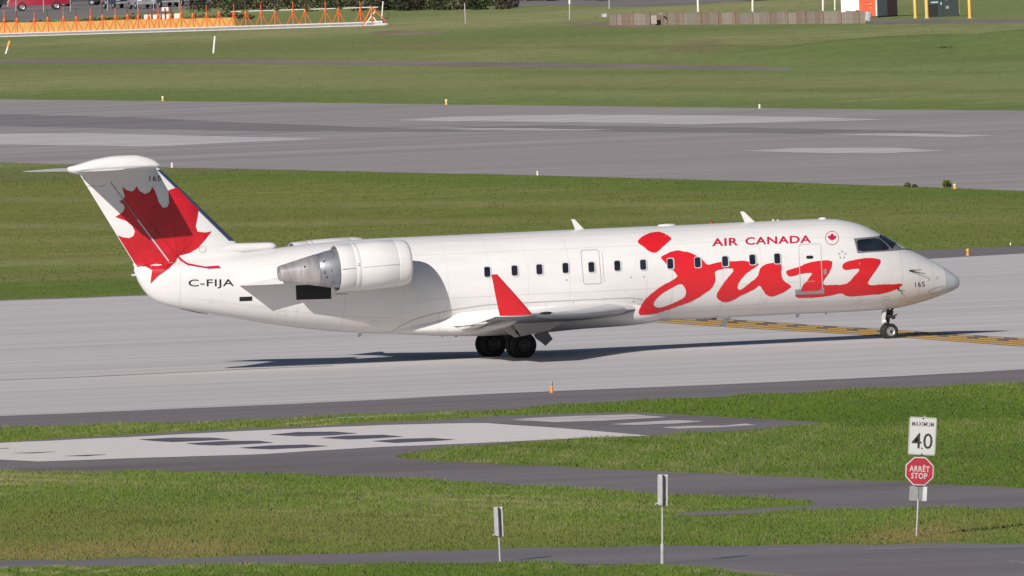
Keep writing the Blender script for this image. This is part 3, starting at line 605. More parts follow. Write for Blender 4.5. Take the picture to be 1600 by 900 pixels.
# roundel with a small leaf, and the five-spoke star mark
def ring_px(cx, cy, r1, r0, n=40): return [[(cx + r1 * math.cos(t), cy + r1 * math.sin(t)) for t in np.linspace(0, 2 * math.pi, n, False)], [(cx + r0 * math.cos(t), cy + r0 * math.sin(t)) for t in np.linspace(0, 2 * math.pi, n, False)]]
LEAFS = [(0, 1), (.18, .66), (.40, .74), (.34, .24), (.62, .48), (.70, .32), (.98, .34), (.86, .08), (.96, -.04), (.46, -.42), (.52, -.60), (.06, -.54), (.08, -.95), (-.08, -.95), (-.06, -.54), (-.52, -.60), (-.46, -.42), (-.96, -.04), (-.86, .08), (-.98, .34), (-.70, .32), (-.62, .48), (-.34, .24), (-.40, .74), (-.18, .66)]
print_on('roundel', px_fill(ring_px(1300, 371.8, 10.8, 9.9)), M_CRIM, FUS)
print_on('roundel_leaf', px_fill([[(1300 + 7.2 * a, 370.8 - 7.0 * b) for a, b in LEAFS]]), M_CRIM, FUS)
for k in range(5):
    t = math.radians(90 + 72 * k); cx, cy = 1316 + 5.2 * math.cos(t), 398.3 - 5.2 * math.sin(t)
    print_on('star_mark', px_fill([[(cx + 2.1 * math.cos(t + s), cy - 2.1 * math.sin(t + s)) for s in (0, 2.2, -2.2)]]), M_MIDG, FUS)

# --- cabin windows
for cx, cy in [(761.3, 424.8), (804, 422.7), (842.7, 420.8), (883.5, 418.7), (924, 417.3), (964.5, 415.2), (1004.8, 413.6), (1047.2, 412), (1090, 409.9), (1132.9, 408.2), (1175.6, 405.6), (1214.4, 404)]:
    wnd = print_on('window', px_fill([rrect(cx + .4, cy, 11.8, 18.2, 3.2, .05), rrect(cx - .2, cy, 9.2, 15.6, 2.6, .05)]), M_GREYP, JET, 0.017)
    print_on('pane', px_fill([rrect(cx - .2, cy, 9.6, 16.0, 2.6, .05)]), M_GLASS, wnd, 0.013)
M_EXIT = paint('exit_outline_grey', (0.33, 0.325, 0.32), 0.6)
# --- doors: outline gap, little window, handles, folding step
dr = print_on('passenger_door', px_fill([rrect(1266.3, 419, 35.5, 77, 5, .045, -.05), rrect(1266.3, 419, 33.4, 74.8, 4.2, .045, -.05)]), M_GREYP, JET, 0.010)
print_on('door_window', px_fill([rrect(1265, 401.8, 11, 5, 2.2, .0, -.04)]), M_GLASS, dr, 0.009)
print_on('door_handle', px_fill([rrect(1266.5, 439.6, 13, 1.4, .5, 0, -.05)]), M_MIDG, dr, 0.011)
print_on('door_step', px_fill([[(1242, 453), (1250, 452), (1252, 455.5), (1280, 454), (1284, 450.5), (1287.5, 450), (1287.5, 459), (1243, 460.8)]]), M_MIDG, dr, 0.012)
print_on('door_handle', px_fill([rrect(1289, 424.6, 4.4, 8, .8)]), M_MIDG, dr, 0.009)
ee = print_on('emergency_exit', px_fill([rrect(923.4, 417, 28.5, 54, 4, .085, -.04), rrect(923.4, 417, 27.0, 52.4, 3.4, .085, -.04)]), M_EXIT, JET, 0.008)
for L in ([(940.5, 394), (941.3, 394), (944.5, 441), (943.7, 441)],): print_on('panel_seam', px_fill([L]), M_LINE, FUS, 0.004)

# --- cockpit windows
M_CWF = paint('cockpit_frame_grey', (0.17, 0.17, 0.18), 0.45)
Z8 = lambda L: zz(L, 1280, 330, 4.2866)
cw = print_on('cockpit_window_frame', px_fill([Z8([(231, 182), (300, 175), (400, 166), (425, 166), (462, 192), (520, 228), (570, 257), (480, 266), (380, 272), (256, 281), (246, 240)])], 5, 2), M_CWF, JET, 0.008)
print_on('side_pane', px_fill([smooth_loop(Z8([(249, 193), (300, 187), (396, 177), (438, 213), (480, 257), (380, 264), (262, 270), (255, 230)]), 1)], 5, 2), M_SCREEN, cw, 0.014)
# front panes run round to the centre post; traced along the near edge, closed near the crown line
def front_pane(side):
    A = [on_skin(*q, 0.0) for q in Z8([(402, 176), (446, 213), (490, 256)])]; B = [on_skin(*q, 0.0) for q in Z8([(432, 176), (496, 215), (556, 250)])]
    bm = bmesh.new(); rows = []
    for j in range(9):
        u = j / 8; 
        def q(L): return L[0].lerp(L[1], u * 2) if u < .5 else L[1].lerp(L[2], u * 2 - 1)
        a, b = q(A), q(B); row = []
        for i in range(9):
            v = i / 8; X = a.x + (b.x + 0.03 - a.x) * v; t, bb, w_, c = sec(X); ph0 = math.asin(max(-1, min(1, (a.z - sec(a.x)[3]) / (sec(a.x)[0] - sec(a.x)[3])))); ph1 = math.radians(85)
            p = fus_pt(X, ph0 + (ph1 - ph0) * v, 0.013); p.y *= side; row.append(bm.verts.new(p))
        rows.append(row)
    for R0, R1 in zip(rows, rows[1:]):
        for i in range(8): bm.faces.new((R0[i], R0[i + 1], R1[i + 1], R1[i]))
    bm.normal_update()
    for f in bm.faces:
        if f.normal.x < 0: f.normal_flip()
    me = bpy.data.meshes.new('front_pane'); bm.to_mesh(me); bm.free(); me.materials.append(M_SCREEN); me.polygons.foreach_set('use_smooth', [True] * len(me.polygons)); return link(bpy.data.objects.new('front_pane', me), cw)
front_pane(1); front_pane(-1)
bm = bmesh.new(); p0 = on_skin(*Z8([(545, 246)])[0], 0.03); p1 = fus_pt(p0.x - 0.45, math.radians(66), 0.05); tube(bm, p0, p1, 0.012, 0.008, 6); mk('wiper', bm, M_INK, JET)
bm = bmesh.new(); p0 = on_skin(*Z8([(562, 250)])[0], 0.03); p1 = fus_pt(p0.x + 0.35, math.radians(78), 0.03); tube(bm, p0, p1, 0.012, 0.010, 6); mk('wiper', bm, M_INK, JET)
# --- nose details
print_on('avionics_hatch', px_fill([smooth_loop([(1450, 457), (1453, 452), (1474, 446), (1476, 450), (1473, 456.5), (1455, 461)], 1), smooth_loop([(1451, 456.6), (1453.6, 452.7), (1473.2, 447), (1475, 450), (1472.4, 455.8), (1455.4, 460)], 1)]), M_LINE, FUS, 0.004)
for x, y in ((1452, 437), (1464, 434)): print_on('static_port', px_fill([rrect(x, y, 3, 4.4, .6, -.2), rrect(x, y, 2, 3.4, .4, -.2)]), M_LINE, FUS, 0.004)
for (a, b, c, d) in ((1420.5, 422.8, 1442, 427.5), (1421, 422.5, 1438, 421.5)):
    bm = bmesh.new(); p = on_skin(a, b, 0.02); q = on_skin(c, d, 0.13); tube(bm, p, q, 0.017, 0.008, 8); mk('probe', bm, M_DKSTEEL, JET)
bm = bmesh.new(); p = on_skin(1403.5, 450.5, 0.0); tube(bm, p, p + Vector((-.05, -.14, -.05)), .03, .015, 8); tube(bm, p + Vector((-.05, -.13, -.05)), p + Vector((.16, -.14, -.09)), .012, .008, 6); mk('probe', bm, M_DKSTEEL, JET)
print_on('gear_door_seam', px_fill([[(1416, 472), (1427, 470.6), (1427.4, 471.6), (1416.4, 473)]]), M_LINE, FUS, .004)
for x, y in ((885.3, 437.5), (985.7, 433.2), (1006, 432.6), (990, 471), (1343, 411.5)): print_on('rivet_plate', px_fill([[(x + 1.3 * math.cos(t), y + 1.3 * math.sin(t)) for t in np.linspace(0, 6.28, 9)[:-1]]]), M_MIDG, FUS, .005)
# --- dark vents at the rear
print_on('vent_grille', px_fill([[(462, 446), (517, 443), (517.5, 467), (463, 468.5)]]), M_DARK, FUS, 0.007)
print_on('vent_grille', px_fill([[(374, 464), (394, 463.2), (394, 470), (374, 470.8)]]), M_DARK, FUS, 0.007)
print_on('service_panel', px_fill([[(281, 481.6), (296, 484.5), (312, 488), (318, 489.2), (324, 491), (312, 489.6), (296, 486.4), (283, 483)]]), M_MIDG, FUS, .004)
print_on('service_panel', px_fill([[(316, 486), (322, 488.6), (324.5, 492), (323.6, 492), (321.2, 489), (315.5, 486.8)]]), M_MIDG, FUS, .004)
print_on('warning_stencil', px_fill([rrect(533, 459.2, 20, 1.6, .5, 0, -.03)]), M_LINE, FUS, .004)
# --- skin seams round the body
def hoop(X, a0, a1, wdt=0.010):
    bm = bmesh.new(); pr = None
    for k in range(37):
        ph = math.radians(a0 + (a1 - a0) * k / 36); a = bm.verts.new(fus_pt(X, ph, .003)); b = bm.verts.new(fus_pt(X + wdt, ph, .003))
        if pr: bm.faces.new((pr[0], a, b, pr[1]))
        pr = (a, b)
    o = mk('panel_seam', bm, M_LINE2, FUS, True); return o
for x in (520, 870, 1030, 1110, 1330, 1395): hoop(pl(x, 430)[0], -85, 60)
hoop(pl(275, 450)[0], -60, 40)
for x in (450, 610, 680, 745, 805, 990, 1170, 1235, 1425, 1450): hoop(pl(x, 430)[0], -80, 75, .006)
def lap(ph, x0, x1, m):                                              # lengthwise lap joint
    bm = bmesh.new(); pr = None; d = math.radians(.35)
    for X in np.linspace(pl(x0, 430)[0], pl(x1, 430)[0], 60):
        a, b = bm.verts.new(fus_pt(X, math.radians(ph), .0025)), bm.verts.new(fus_pt(X, math.radians(ph) + d, .0025))
        if pr: bm.faces.new((pr[0], a, b, pr[1]))
        pr = (a, b)
    mk('panel_seam', bm, m, FUS, True)
for ph, x0, x1 in ((38, 520, 1330), (-18, 640, 1240), (-42, 300, 600), (-48, 1040, 1400), (62, 600, 1330)): lap(ph, x0, x1, M_LINE2)
for cx, cy, wx, hy in ((1075, 470, 12, 7), (1195, 470, 9, 6), (1385, 466, 10, 6), (585, 505, 12, 7), (440, 490, 14, 8), (655, 470, 8, 10), (330, 470, 9, 6)):
    print_on('access_hatch', px_fill([rrect(cx, cy, wx, hy, 1.5), rrect(cx, cy, wx - .9, hy - .9, 1.2)]), M_LINE2, FUS, .004)

# --- belly fairing
bm = bmesh.new(); secs = []
for i in range(61):
    X = XA + (XB - XA) * i / 60; zb, zt, hw = f_fb(X), f_ft(X), f_fw(X); zc = zb + (zt - zb) * .52; s_ = []
    for k in range(48):
        t = 2 * math.pi * k / 48; c_, n_ = math.cos(t), math.sin(t); e = 2 / 3.0
        s_.append((X, hw * math.copysign(abs(c_) ** e, c_), zc + (zt - zc if n_ > 0 else zc - zb) * math.copysign(abs(n_) ** e, n_)))
    secs.append(s_)
loft(bm, secs); BF = mk('belly_fairing', bm, M_FUS, JET, True, 50)

# seam where the fairing meets the body
def strip(name, L, wpx, m, parent, off, half):
    q = []
    for (a, b), (c, d) in zip(L, L[1:]):
        n_ = max(1, int(math.hypot(c - a, d - b) / 5)); q += [(a + (c - a) * k / n_, b + (d - b) * k / n_) for k in range(n_)]
    q.append(L[-1]); bm = bmesh.new(); pr = None
    for x, y in q:
        a, b = bm.verts.new((x, y - wpx / 2, 0)), bm.verts.new((x, y + wpx / 2, 0))
        if pr: bm.faces.new((pr[0], a, b, pr[1]))
        pr = (a, b)
    return print_on(name, bm, m, parent, off, half)
strip('fairing_seam', [(611, 519), (625, 510), (645, 500), (675, 491), (712, 483.5), (760, 476.5), (870, 470.5), (985, 465.5), (1004, 468)], 1.1, M_LINE, BF, .006, half_body)
for L in ([(686, 489), (684.5, 520)], [(851, 472), (853, 492)], [(895, 470), (896, 486)], [(942, 468), (943, 482)]): print_on('panel_seam', px_fill([[(L[0][0], L[0][1]), (L[0][0] + .7, L[0][1]), (L[1][0] + .7, L[1][1]), L[1]]]), M_LINE2, BF, .006, half_body)
# --- wings
def airfoil(le, te, tk, n=14, camber=0.0):
    """le, te: points; thickness fraction; returns closed ring in the X-Z sense"""
    le = Vector(le); te = Vector(te); c = (le - te).length; d = (te - le) / c; up = Vector((-d.z, 0, d.x)) if False else Vector((d.z, 0, -d.x)); up = up if up.z > 0 else -up; r = []
    us = [0.5 * (1 - math.cos(math.pi * k / n)) for k in range(n + 1)]
    for u in us[::-1]: r.append(le + d * (u * c) + up * (c * (tk * naca(u) + camber * 4 * u * (1 - u))))
    for u in us[1:]: r.append(le + d * (u * c) - up * (c * (tk * naca(u) * .8 - camber * 4 * u * (1 - u)) + (0.004 if u > .99 else 0)))
    return r
WST = [(0.8, 4.0, -1.9, 1.00, .10, .24), (1.45, 3.25, -1.75, 1.01, .10, .23), (2.4, 2.35, -1.75, 1.03, .10, .18), (4.0, 1.28, -1.95, 1.10, .10, .11), (7.0, -0.32, -2.62, 1.23, .10, .05), (9.6, -1.68, -3.10, 1.36, .09, .03), (10.35, -2.10, -3.24, 1.41, .09, .02)]
PYI = Pchip([s[0] for s in WST], [s[5] for s in WST])
PYW = Pchip([s[0] for s in WST], [s[1] for s in WST]); PYT = Pchip([s[0] for s in WST], [s[2] for s in WST]); PYZ = Pchip([s[0] for s in WST], [s[3] for s in WST])
M_FLAP = paint('grey_white_flap_paint', (0.70, 0.68, 0.66), 0.4, var=0.06)
M_WING_SHADE = paint('shade_darkened_wing_underside_grey', (0.20, 0.205, 0.23), 0.4, var=0.06)  # underside grey, darkened so the colour carries the shade below the wing
def make_wing(sd):
    bm = bmesh.new(); loft(bm, [airfoil((a, sd * y, z + i_), (b, sd * y, z), tk, camber=.008) for y, a, b, z, tk, i_ in WST]); W_ = mk('wing', bm, M_WHITE, JET, True, 40); W_.data.materials.append(M_WING_SHADE)
    for p in W_.data.polygons: p.material_index = 1 if p.normal.z < -.2 else 0  # downward faces get the grey with shade painted in
    # polished leading edge
    bm2_ = bmesh.new(); rr = []
    for y, a, b, z, tk, i_ in WST[1:]:
        y = min(y, 10.3); R_ = airfoil((a, sd * y, z + i_), (b, sd * y, z), tk, camber=.008); c_ = Vector((a - .12 * (a - b), sd * y, z + i_ * .88))
        rr.append([bm2_.verts.new(p + (p - c_).normalized() * .004) for p in R_[11:18]])
    for A, B in zip(rr, rr[1:]):
        for k in range(len(A) - 1): bm2_.faces.new((A[k], A[k + 1], B[k + 1], B[k]))
    mk('leading_edge', bm2_, M_GREYP, W_, True)
    # winglet
    b0, b1 = pl(832, 492, -10.35), pl(781, 493, -10.35); t0, t1 = pl(776.5, 428.5, -10.62), pl(767.5, 428.5, -10.62)
    bm = bmesh.new(); secs = []
    for u in np.linspace(0, 1, 7):
        le = Vector((b0[0] + (t0[0] - b0[0]) * u ** 1.05, 0, 0)); te = b1[0] + (t1[0] - b1[0]) * u; z = 1.43 + (t0[1] - 1.43) * u; y = 10.35 + .30 * u ** 1.3; c = le.x - te; r_ = []
        us = [.5 * (1 - math.cos(math.pi * k / 10)) for k in range(11)]
        for q in us[::-1]: r_.append((le.x - q * c, sd * (y + .09 * c * naca(q)), z))
        for q in us[1:]: r_.append((le.x - q * c, sd * (y - .09 * c * naca(q) - (.004 if q > .99 else 0)), z))
        secs.append(r_)
    loft(bm, secs); mk('winglet', bm, M_RED, W_, True, 40)
    # tip lamp
    bm = bmesh.new(); lathe(bm, [(-.20, .004), (-.13, .03), (0, .042), (.13, .034), (.20, .004)], 12, Matrix.Translation((-1.62, sd * 10.0, 1.44))); mk('wing_tip_light', bm, M_DARK, W_, True)
    # flaps, lowered
    for ya, yb, ch, dl in ((1.55, 3.95, .70, 8), (4.05, 7.4, .55, 8)):
        bm = bmesh.new(); secs = []
        for y in (ya, (ya + yb) / 2, yb):
            c = ch * (1 - .18 * (y - ya) / (yb - ya)); hx, hz = PYT(y) + .42 * c, PYZ(y) - .03; a = math.radians(dl)
            secs.append(airfoil((hx, sd * y, hz), (hx - c * math.cos(a), sd * y, hz - c * math.sin(a)), .12))
        loft(bm, secs); mk('flap', bm, M_FLAP, W_, True, 40)
    # flap track fairings
    for y, L_ in ((3.0, 1.2), (5.0, 1.1), (7.1, 1.0)):
        a = math.radians(9); M_ = Matrix.Translation((PYT(y) + .55, sd * y, PYZ(y) - .10)) @ Matrix.Rotation(-a, 4, 'Y')
        bm = bmesh.new(); lathe(bm, [(-L_ * .55, .005), (-L_ * .4, .05), (-L_ * .1, .10), (L_ * .2, .10), (L_ * .4, .05), (L_ * .45, .005)], 14, M_); mk('flap_track_fairing', bm, M_FLAP, W_, True)
    return W_
make_wing(-1); make_wing(1)

# --- tail: fin, rudder, tailplane, bullet fairing
bm = bmesh.new(); secs = []
for Z in np.linspace(FIN_Z0, FIN_Z1, 14):
    a, b = fin_le(Z), fin_te(Z); c = a - b; us = [.5 * (1 - math.cos(math.pi * k / 16)) for k in range(17)]; r_ = []
    for q in us[::-1]: r_.append((a - q * c, fin_tk(Z) * c * naca(q), Z))
    for q in us[1:]: r_.append((a - q * c, -fin_tk(Z) * c * naca(q) - (.003 if q > .99 else 0), Z))
    secs.append(r_)
loft(bm, secs); FIN = mk('tail_fin', bm, M_FUS, JET, True, 40)
bm = bmesh.new(); secs = []                                              # dark leading-edge boot
for Z in np.linspace(FIN_BOTL[1] + .02, FIN_TOPL[1] - .02, 12):
    a, c = fin_le(Z), fin_le(Z) - fin_te(Z); u = .055; r_ = []
    for q in (u, u * .5, u * .2, u * .05): r_.append((a - q * c, fin_tk(Z) * c * naca(q) + .005, Z))
    r_.append((a + .006, 0, Z))
    for q in (u * .05, u * .2, u * .5, u): r_.append((a - q * c, -fin_tk(Z) * c * naca(q) - .005, Z))
    secs.append([bm.verts.new(p) for p in r_])
for A, B in zip(secs, secs[1:]):
    for k in range(len(A) - 1): bm.faces.new((A[k], A[k + 1], B[k + 1], B[k]))
mk('leading_edge_boot', bm, M_BOOT, FIN, True)
Z1 = lambda L: zz(L, 80, 220, 3.0)
leaf = Z1([(310, 442), (335, 452), (365, 456), (385, 446), (392, 425), (380, 400), (350, 375), (300, 357), (335, 335), (345, 315), (340, 300), (318, 283), (338, 276), (345, 260), (332, 215), (358, 234), (380, 238), (392, 228), (400, 212), (413, 235), (440, 250), (463, 240), (476, 215), (490, 245), (505, 290), (525, 316), (545, 310), (553, 290), (549, 232), (590, 218), (620, 250), (650, 285), (691, 320), (685, 360), (677, 400), (685, 425), (720, 430), (752, 424), (720, 465), (690, 500), (650, 525), (600, 538), (592, 546), (580, 570), (550, 600), (500, 635), (465, 670), (468, 640), (473, 606), (440, 588), (403, 592), (392, 575)])
print_on('maple_leaf', px_fill([leaf], 8, 4), M_LEAF, FIN, 0.006, half_any)
print_on('maple_leaf_stem', px_fill([Z1([(597, 538), (615, 556), (640, 573), (720, 589), (785, 584), (797, 597), (740, 600), (640, 583), (605, 562), (592, 548)])], 8, 4), M_CRIM, FIN, 0.006, half_any)
for a, b, t in (((592, 542), (410, 320), 7), ((592, 542), (560, 260), 5), ((592, 540), (700, 430), 5), ((590, 545), (350, 470), 4), ((586, 548), (470, 655), 5), ((510, 440), (350, 240), 4), ((500, 430), (460, 260), 3)):
    dx, dy = b[0] - a[0], b[1] - a[1]; L_ = math.hypot(dx, dy); nx, ny = -dy / L_ * t / 2, dx / L_ * t / 2
    print_on('maple_leaf_vein', px_fill([Z1([(a[0] - nx, a[1] - ny), (b[0], b[1]), (a[0] + nx, a[1] + ny)])], 8, 4), M_VEIN, FIN, 0.009, half_any)
bm = text_px('165', 233.5, 283.2, 251.5, 282.4, 8.0); print_on('fleet_number', bm, M_INK, FIN, 0.006, half_any)
for a, b, c, d, m, t in ((173, 285, 215, 343, M_MIDG, 1.2), (215, 343, 263.5, 408, M_GREYP, 2.6)):   # rudder hinge line and its fairing strip
    bm = bmesh.new(); p, q = on_skin(a, b, .012, half_any), on_skin(c, d, .02, half_any); tube(bm, p, q, t / 54 / 2, n=6); mk('rudder_hinge', bm, m, FIN)
print_on('panel_seam', px_fill([[(134, 290.2), (160, 290.6), (165, 288), (165, 288.8), (160, 291.4), (134, 291)]]), M_MIDG, FIN, .005, half_any)
print_on('panel_seam', px_fill([smooth_loop([(311, 386), (319, 384), (323, 389), (320, 394), (314, 395), (310, 391)], 1), smooth_loop([(311.6, 386.6), (318.6, 384.8), (322, 389), (319.5, 393.2), (314.4, 394.2), (310.8, 391)], 1)]), M_LINE, FIN, .005, half_any)
# bullet fairing on the crown
ZB = lambda L: zz(L, 90, 230, 8.889)
bt = [pl(*q) for q in ZB([(130, 290), (150, 275), (240, 250), (550, 160), (830, 117), (1060, 108), (1200, 130), (1310, 165), (1390, 215), (1425, 258)])]; bb = [pl(*q) for q in ZB([(130, 292), (150, 345), (360, 375), (480, 340), (600, 322), (900, 325), (1200, 325), (1330, 300), (1425, 260)])]
fbt = Pchip([a for a, b in bt], [b for a, b in bt]); fbb = Pchip([a for a, b in bb], [b for a, b in bb]); X0, X1 = max(bt[0][0], bb[0][0]), min(bt[-1][0], bb[-1][0])
bm = bmesh.new(); secs = []
for i in range(41):
    u = i / 40; X = X0 + (X1 - X0) * (.5 - .5 * math.cos(math.pi * u)); t, b = fbt(X), fbb(X); hw = max(.004, .21 * math.sin(math.pi * min(1, u * .97 + .015)) ** .6); c = (t + b) / 2
    secs.append([(X, hw * math.cos(k * math.pi / 14), c + max(.003, (t - b) / 2) * math.sin(k * math.pi / 14)) for k in range(28)])
loft(bm, secs); BUL = mk('bullet_fairing', bm, M_WHITE, FIN, True, 60)
# tailplane halves
ZS = pl(180, 264.5)[1] + .02; XRL, XRT = pl(243, 264)[0], pl(118, 264)[0]
for sd in (-1, 1):
    bm = bmesh.new(); loft(bm, [airfoil((XRL - y * .56, sd * y, ZS + .02), (XRT - y * .24, sd * y, ZS), .050 - .007 * y) for y in (.05, 1.0, 2.2, 3.05, 3.14)]); H_ = mk('tailplane', bm, M_WHITE, JET, True, 40)
    bm = bmesh.new(); secs = [airfoil((XRT + .52 - y * .27, sd * y, ZS - .012), (XRT - .03 - y * .24, sd * y, ZS - .012), .13) for y in (.32, 1.5, 2.95)]; loft(bm, secs); mk('elevator', bm, M_GREYP, H_, True, 40)
# dorsal ram-air scoop at the root of the fin
bm = bmesh.new(); secs = []; sa, sb = pl(345, 395)[0], pl(432, 382)[0]
for i in range(25):
    u = i / 24; X = sa + (sb - sa) * u; zt = pl(345 + 87 * u, 380.5 - 2.2 * u)[1]; zb = pl(345 + 87 * u, 399 - 9 * u)[1]; c = (zt + zb) / 2; e = (1 - max(0, (u - .86) / .14) ** 2) ** .5 if u > .86 else 1
    secs.append([(X, .17 * (.25 + .75 * e) * math.cos(k * math.pi / 12), c + (zt - zb) / 2 * max(e, .12) * math.sin(k * math.pi / 12)) for k in range(24)])
loft(bm, secs); mk('ram_air_scoop', bm, M_WHITE, JET, True, 60)
# tail cone: static wick mast and small lamp
bm = bmesh.new(); p = pl(214, 421); prism(bm, [(p[0] - .04, -.015, p[1] - .02), (p[0] + .12, -.015, p[1] - .02), (p[0] - .06, -.015, p[1] + .18), (p[0] - .12, -.015, p[1] + .17)], (0, .03, 0)); mk('tail_antenna', bm, M_WHITE, JET)
bm = bmesh.new(); p = pl(208, 430); tube(bm, (p[0] - .05, 0, p[1]), (p[0] + .15, 0, p[1]), .03, .04, 8); mk('tail_light', bm, M_GREYP, JET)

# --- engines
EY = 2.3
ea = pl(636.5, 409.5, -EY); eb = pl(523.5, 419.5, -EY); EL = math.hypot(ea[0] - eb[0], ea[1] - eb[1]); ETILT = math.atan2(ea[1] - eb[1], ea[0] - eb[0])
def make_engine(sd):
    M_ = Matrix.Translation((ea[0], sd * EY, ea[1] + (.05 if sd > 0 else 0))) @ Matrix.Rotation(-ETILT, 4, 'Y')
    bm = bmesh.new()
    prof = [(-EL + .35, .60), (-EL + .02, .645), (-EL, .665), (-EL + .02, .672), (-EL + .45, .685), (-EL + .46, .680), (-EL + .47, .680), (-EL + .49, .687), (-EL + .60, .69), (-EL + .61, .684), (-EL + .62, .684), (-EL + .64, .69), (-EL * .45, .692), (-.42, .680), (-.41, .674), (-.40, .674), (-.38, .678)]
    lathe(bm, prof, 56, M_); C = mk('engine_nacelle', bm, M_FUS, JET, True, 35)
    bm = bmesh.new(); lathe(bm, [(-.38, .678), (-.22, .664), (-.10, .644), (-.03, .615), (0, .58), (-.02, .555), (-.10, .53), (-.35, .515), (-.8, .55)], 56, M_); mk('intake_lip', bm, M_FUS, C, True)
    bm = bmesh.new(); lathe(bm, [(-.62, .54), (-.62, .2), (-.45, .15), (-.3, .06), (-.25, .002)], 40, M_); mk('fan', bm, M_DKSTEEL, C, True, 40)
    for k in range(24):
        t = 2 * math.pi * k / 24; R_ = M_ @ Matrix.Rotation(t, 4, 'X')
        bm = bmesh.new(); q = [R_ @ Vector(p) for p in ((-.58, -.02, .16), (-.50, .03, .16), (-.52, .07, .52), (-.60, -.06, .52))]; bm.faces.new([bm.verts.new(p) for p in q]); mk('fan_blade', bm, M_STEEL, C)
    n0 = -EL + .04; n1 = n0 - .60; n2 = n0 - 1.72
    bm = bmesh.new(); lathe(bm, [(n0 + .25, .55), (n0, .565), (n0 - .3, .52), (n1 + .02, .455), (n1 + .01, .45), (n1, .452)], 48, M_); mk('core_cowl', bm, M_NOZ2, C, True, 35)
    bm = bmesh.new(); lathe(bm, [(n1, .452), (n1 - .02, .456), (n1 - .4, .37), (n2 + .1, .232), (n2, .210), (n2 + .01, .195), (n2 + .3, .18)], 48, M_); mk('exhaust_nozzle', bm, M_NOZ, C, True, 35)
    bm = bmesh.new(); lathe(bm, [(n2 + .3, .18), (n2 + .3, .001)], 24, M_); mk('exhaust_core', bm, M_DARK, C)
    bm = bmesh.new(); lathe(bm, [(-EL + .35, .60), (-EL + .36, .55)], 40, M_); mk('fan_duct', bm, M_DARK, C)
    # latches, drain and access marks on the cowl
    for ax, an, sx_, sz_, m in ((-EL + .53, 176, .07, .016, M_MIDG), (-EL + .53, 172, .07, .016, M_MIDG), (n1 + .16, 150, .10, .05, M_DKSTEEL), (n1 + .32, 182, .035, .08, M_DKSTEEL), (n1 + .12, 188, .035, .10, M_DKSTEEL), (n1 + .18, 205, .06, .06, M_DKSTEEL), (n1 - .42, 160, .07, .07, M_DKSTEEL)):
        rr = .695 if ax > -EL else (.455 + (ax - n1) * .19 if ax > n1 else .452 + (ax - n1) * .215); t = math.radians(an)
        q = M_ @ (Matrix.Rotation(t if sd < 0 else math.pi - t, 4, 'X') @ Vector((ax, rr - .004, 0)))
        bm = bmesh.new(); box(bm, q, (sx_, .02, sz_)); mk('cowl_latch', bm, m, C)
    bm = bmesh.new()                                                          # cowl split line
    for a0, a1 in ((-EL + .03, -EL + .45), (-EL + .64, -.42)):
        q0 = M_ @ Vector((a0, sd * .690, -.02)); q1 = M_ @ Vector((a1, sd * .690, -.02)); tube(bm, q0, q1, .008, n=5)
    mk('cowl_split', bm, M_LINE, C)
    # pylon
    bm = bmesh.new(); zc = ea[1] - .18; secs = []
    for y, z in ((.85, zc), (1.35, zc), (1.85, zc)):
        a0, b0 = pl(612, 425, -EY)[0], pl(392, 442, -EY)[0]; secs.append(airfoil((a0 - (1.6 - y) * .2, sd * y, z), (b0 + (1.6 - y) * .05, sd * y, z - .28), .085, 16))
    loft(bm, secs); mk('engine_pylon', bm, M_WHITE, JET, True, 40)
make_engine(-1); make_engine(1)

# --- landing gear
def wheel_mesh(R, wd, rim_r):
    bm = bmesh.new(); h = wd / 2
    lathe(bm, [(-h * .55, rim_r), (-h * .9, rim_r + .02), (-h, R * .78), (-h * .92, R * .9), (-h * .7, R * .97), (-h * .45, R), (-h * .42, R - .012), (-h * .36, R - .012), (-h * .33, R), (-.02, R), (-.015, R - .012), (.015, R - .012), (.02, R), (h * .33, R), (h * .36, R - .012), (h * .42, R - .012), (h * .45, R), (h * .7, R * .97), (h * .92, R * .9), (h, R * .78), (h * .9, rim_r + .02), (h * .55, rim_r)], 40)
    return bm
def rim_mesh(R, wd, holes=6):
    bm = bmesh.new(); h = wd / 2
    for s in (-1, 1): lathe(bm, [(s * h * .5, R), (s * h * .72, R * .96), (s * h * .62, R * .82), (s * h * .35, R * .7), (s * h * .45, R * .42), (s * h * .8, R * .34), (s * h * .8, R * .12), (s * h * .6, .001)], 28)
    for k in range(holes):
        t = 2 * math.pi * k / holes
        for s in (-1, 1): box(bm, (s * h * .5, R * .6 * math.cos(t), R * .6 * math.sin(t)), (h * .2, R * .16, R * .16), Matrix.Rotation(t, 3, 'X'))
    return bm
def add_wheel(x, y, R, wd, rr, m_rim):
    o = mk('wheel', wheel_mesh(R, wd, rr), M_TYRE, JET, True, 40); r_ = mk('rim', rim_mesh(rr, wd), m_rim, o, True, 40)
    o.location = (x, y, R - .012); o.rotation_euler = (0, 0, math.pi / 2); return o
M_RIMD = paint('dark_main_wheel_rim', (0.09, 0.087, 0.085), 0.5, metal=0.4, var=0.3, scale=9)  # main wheel rims, much darker base tone than the nose wheels
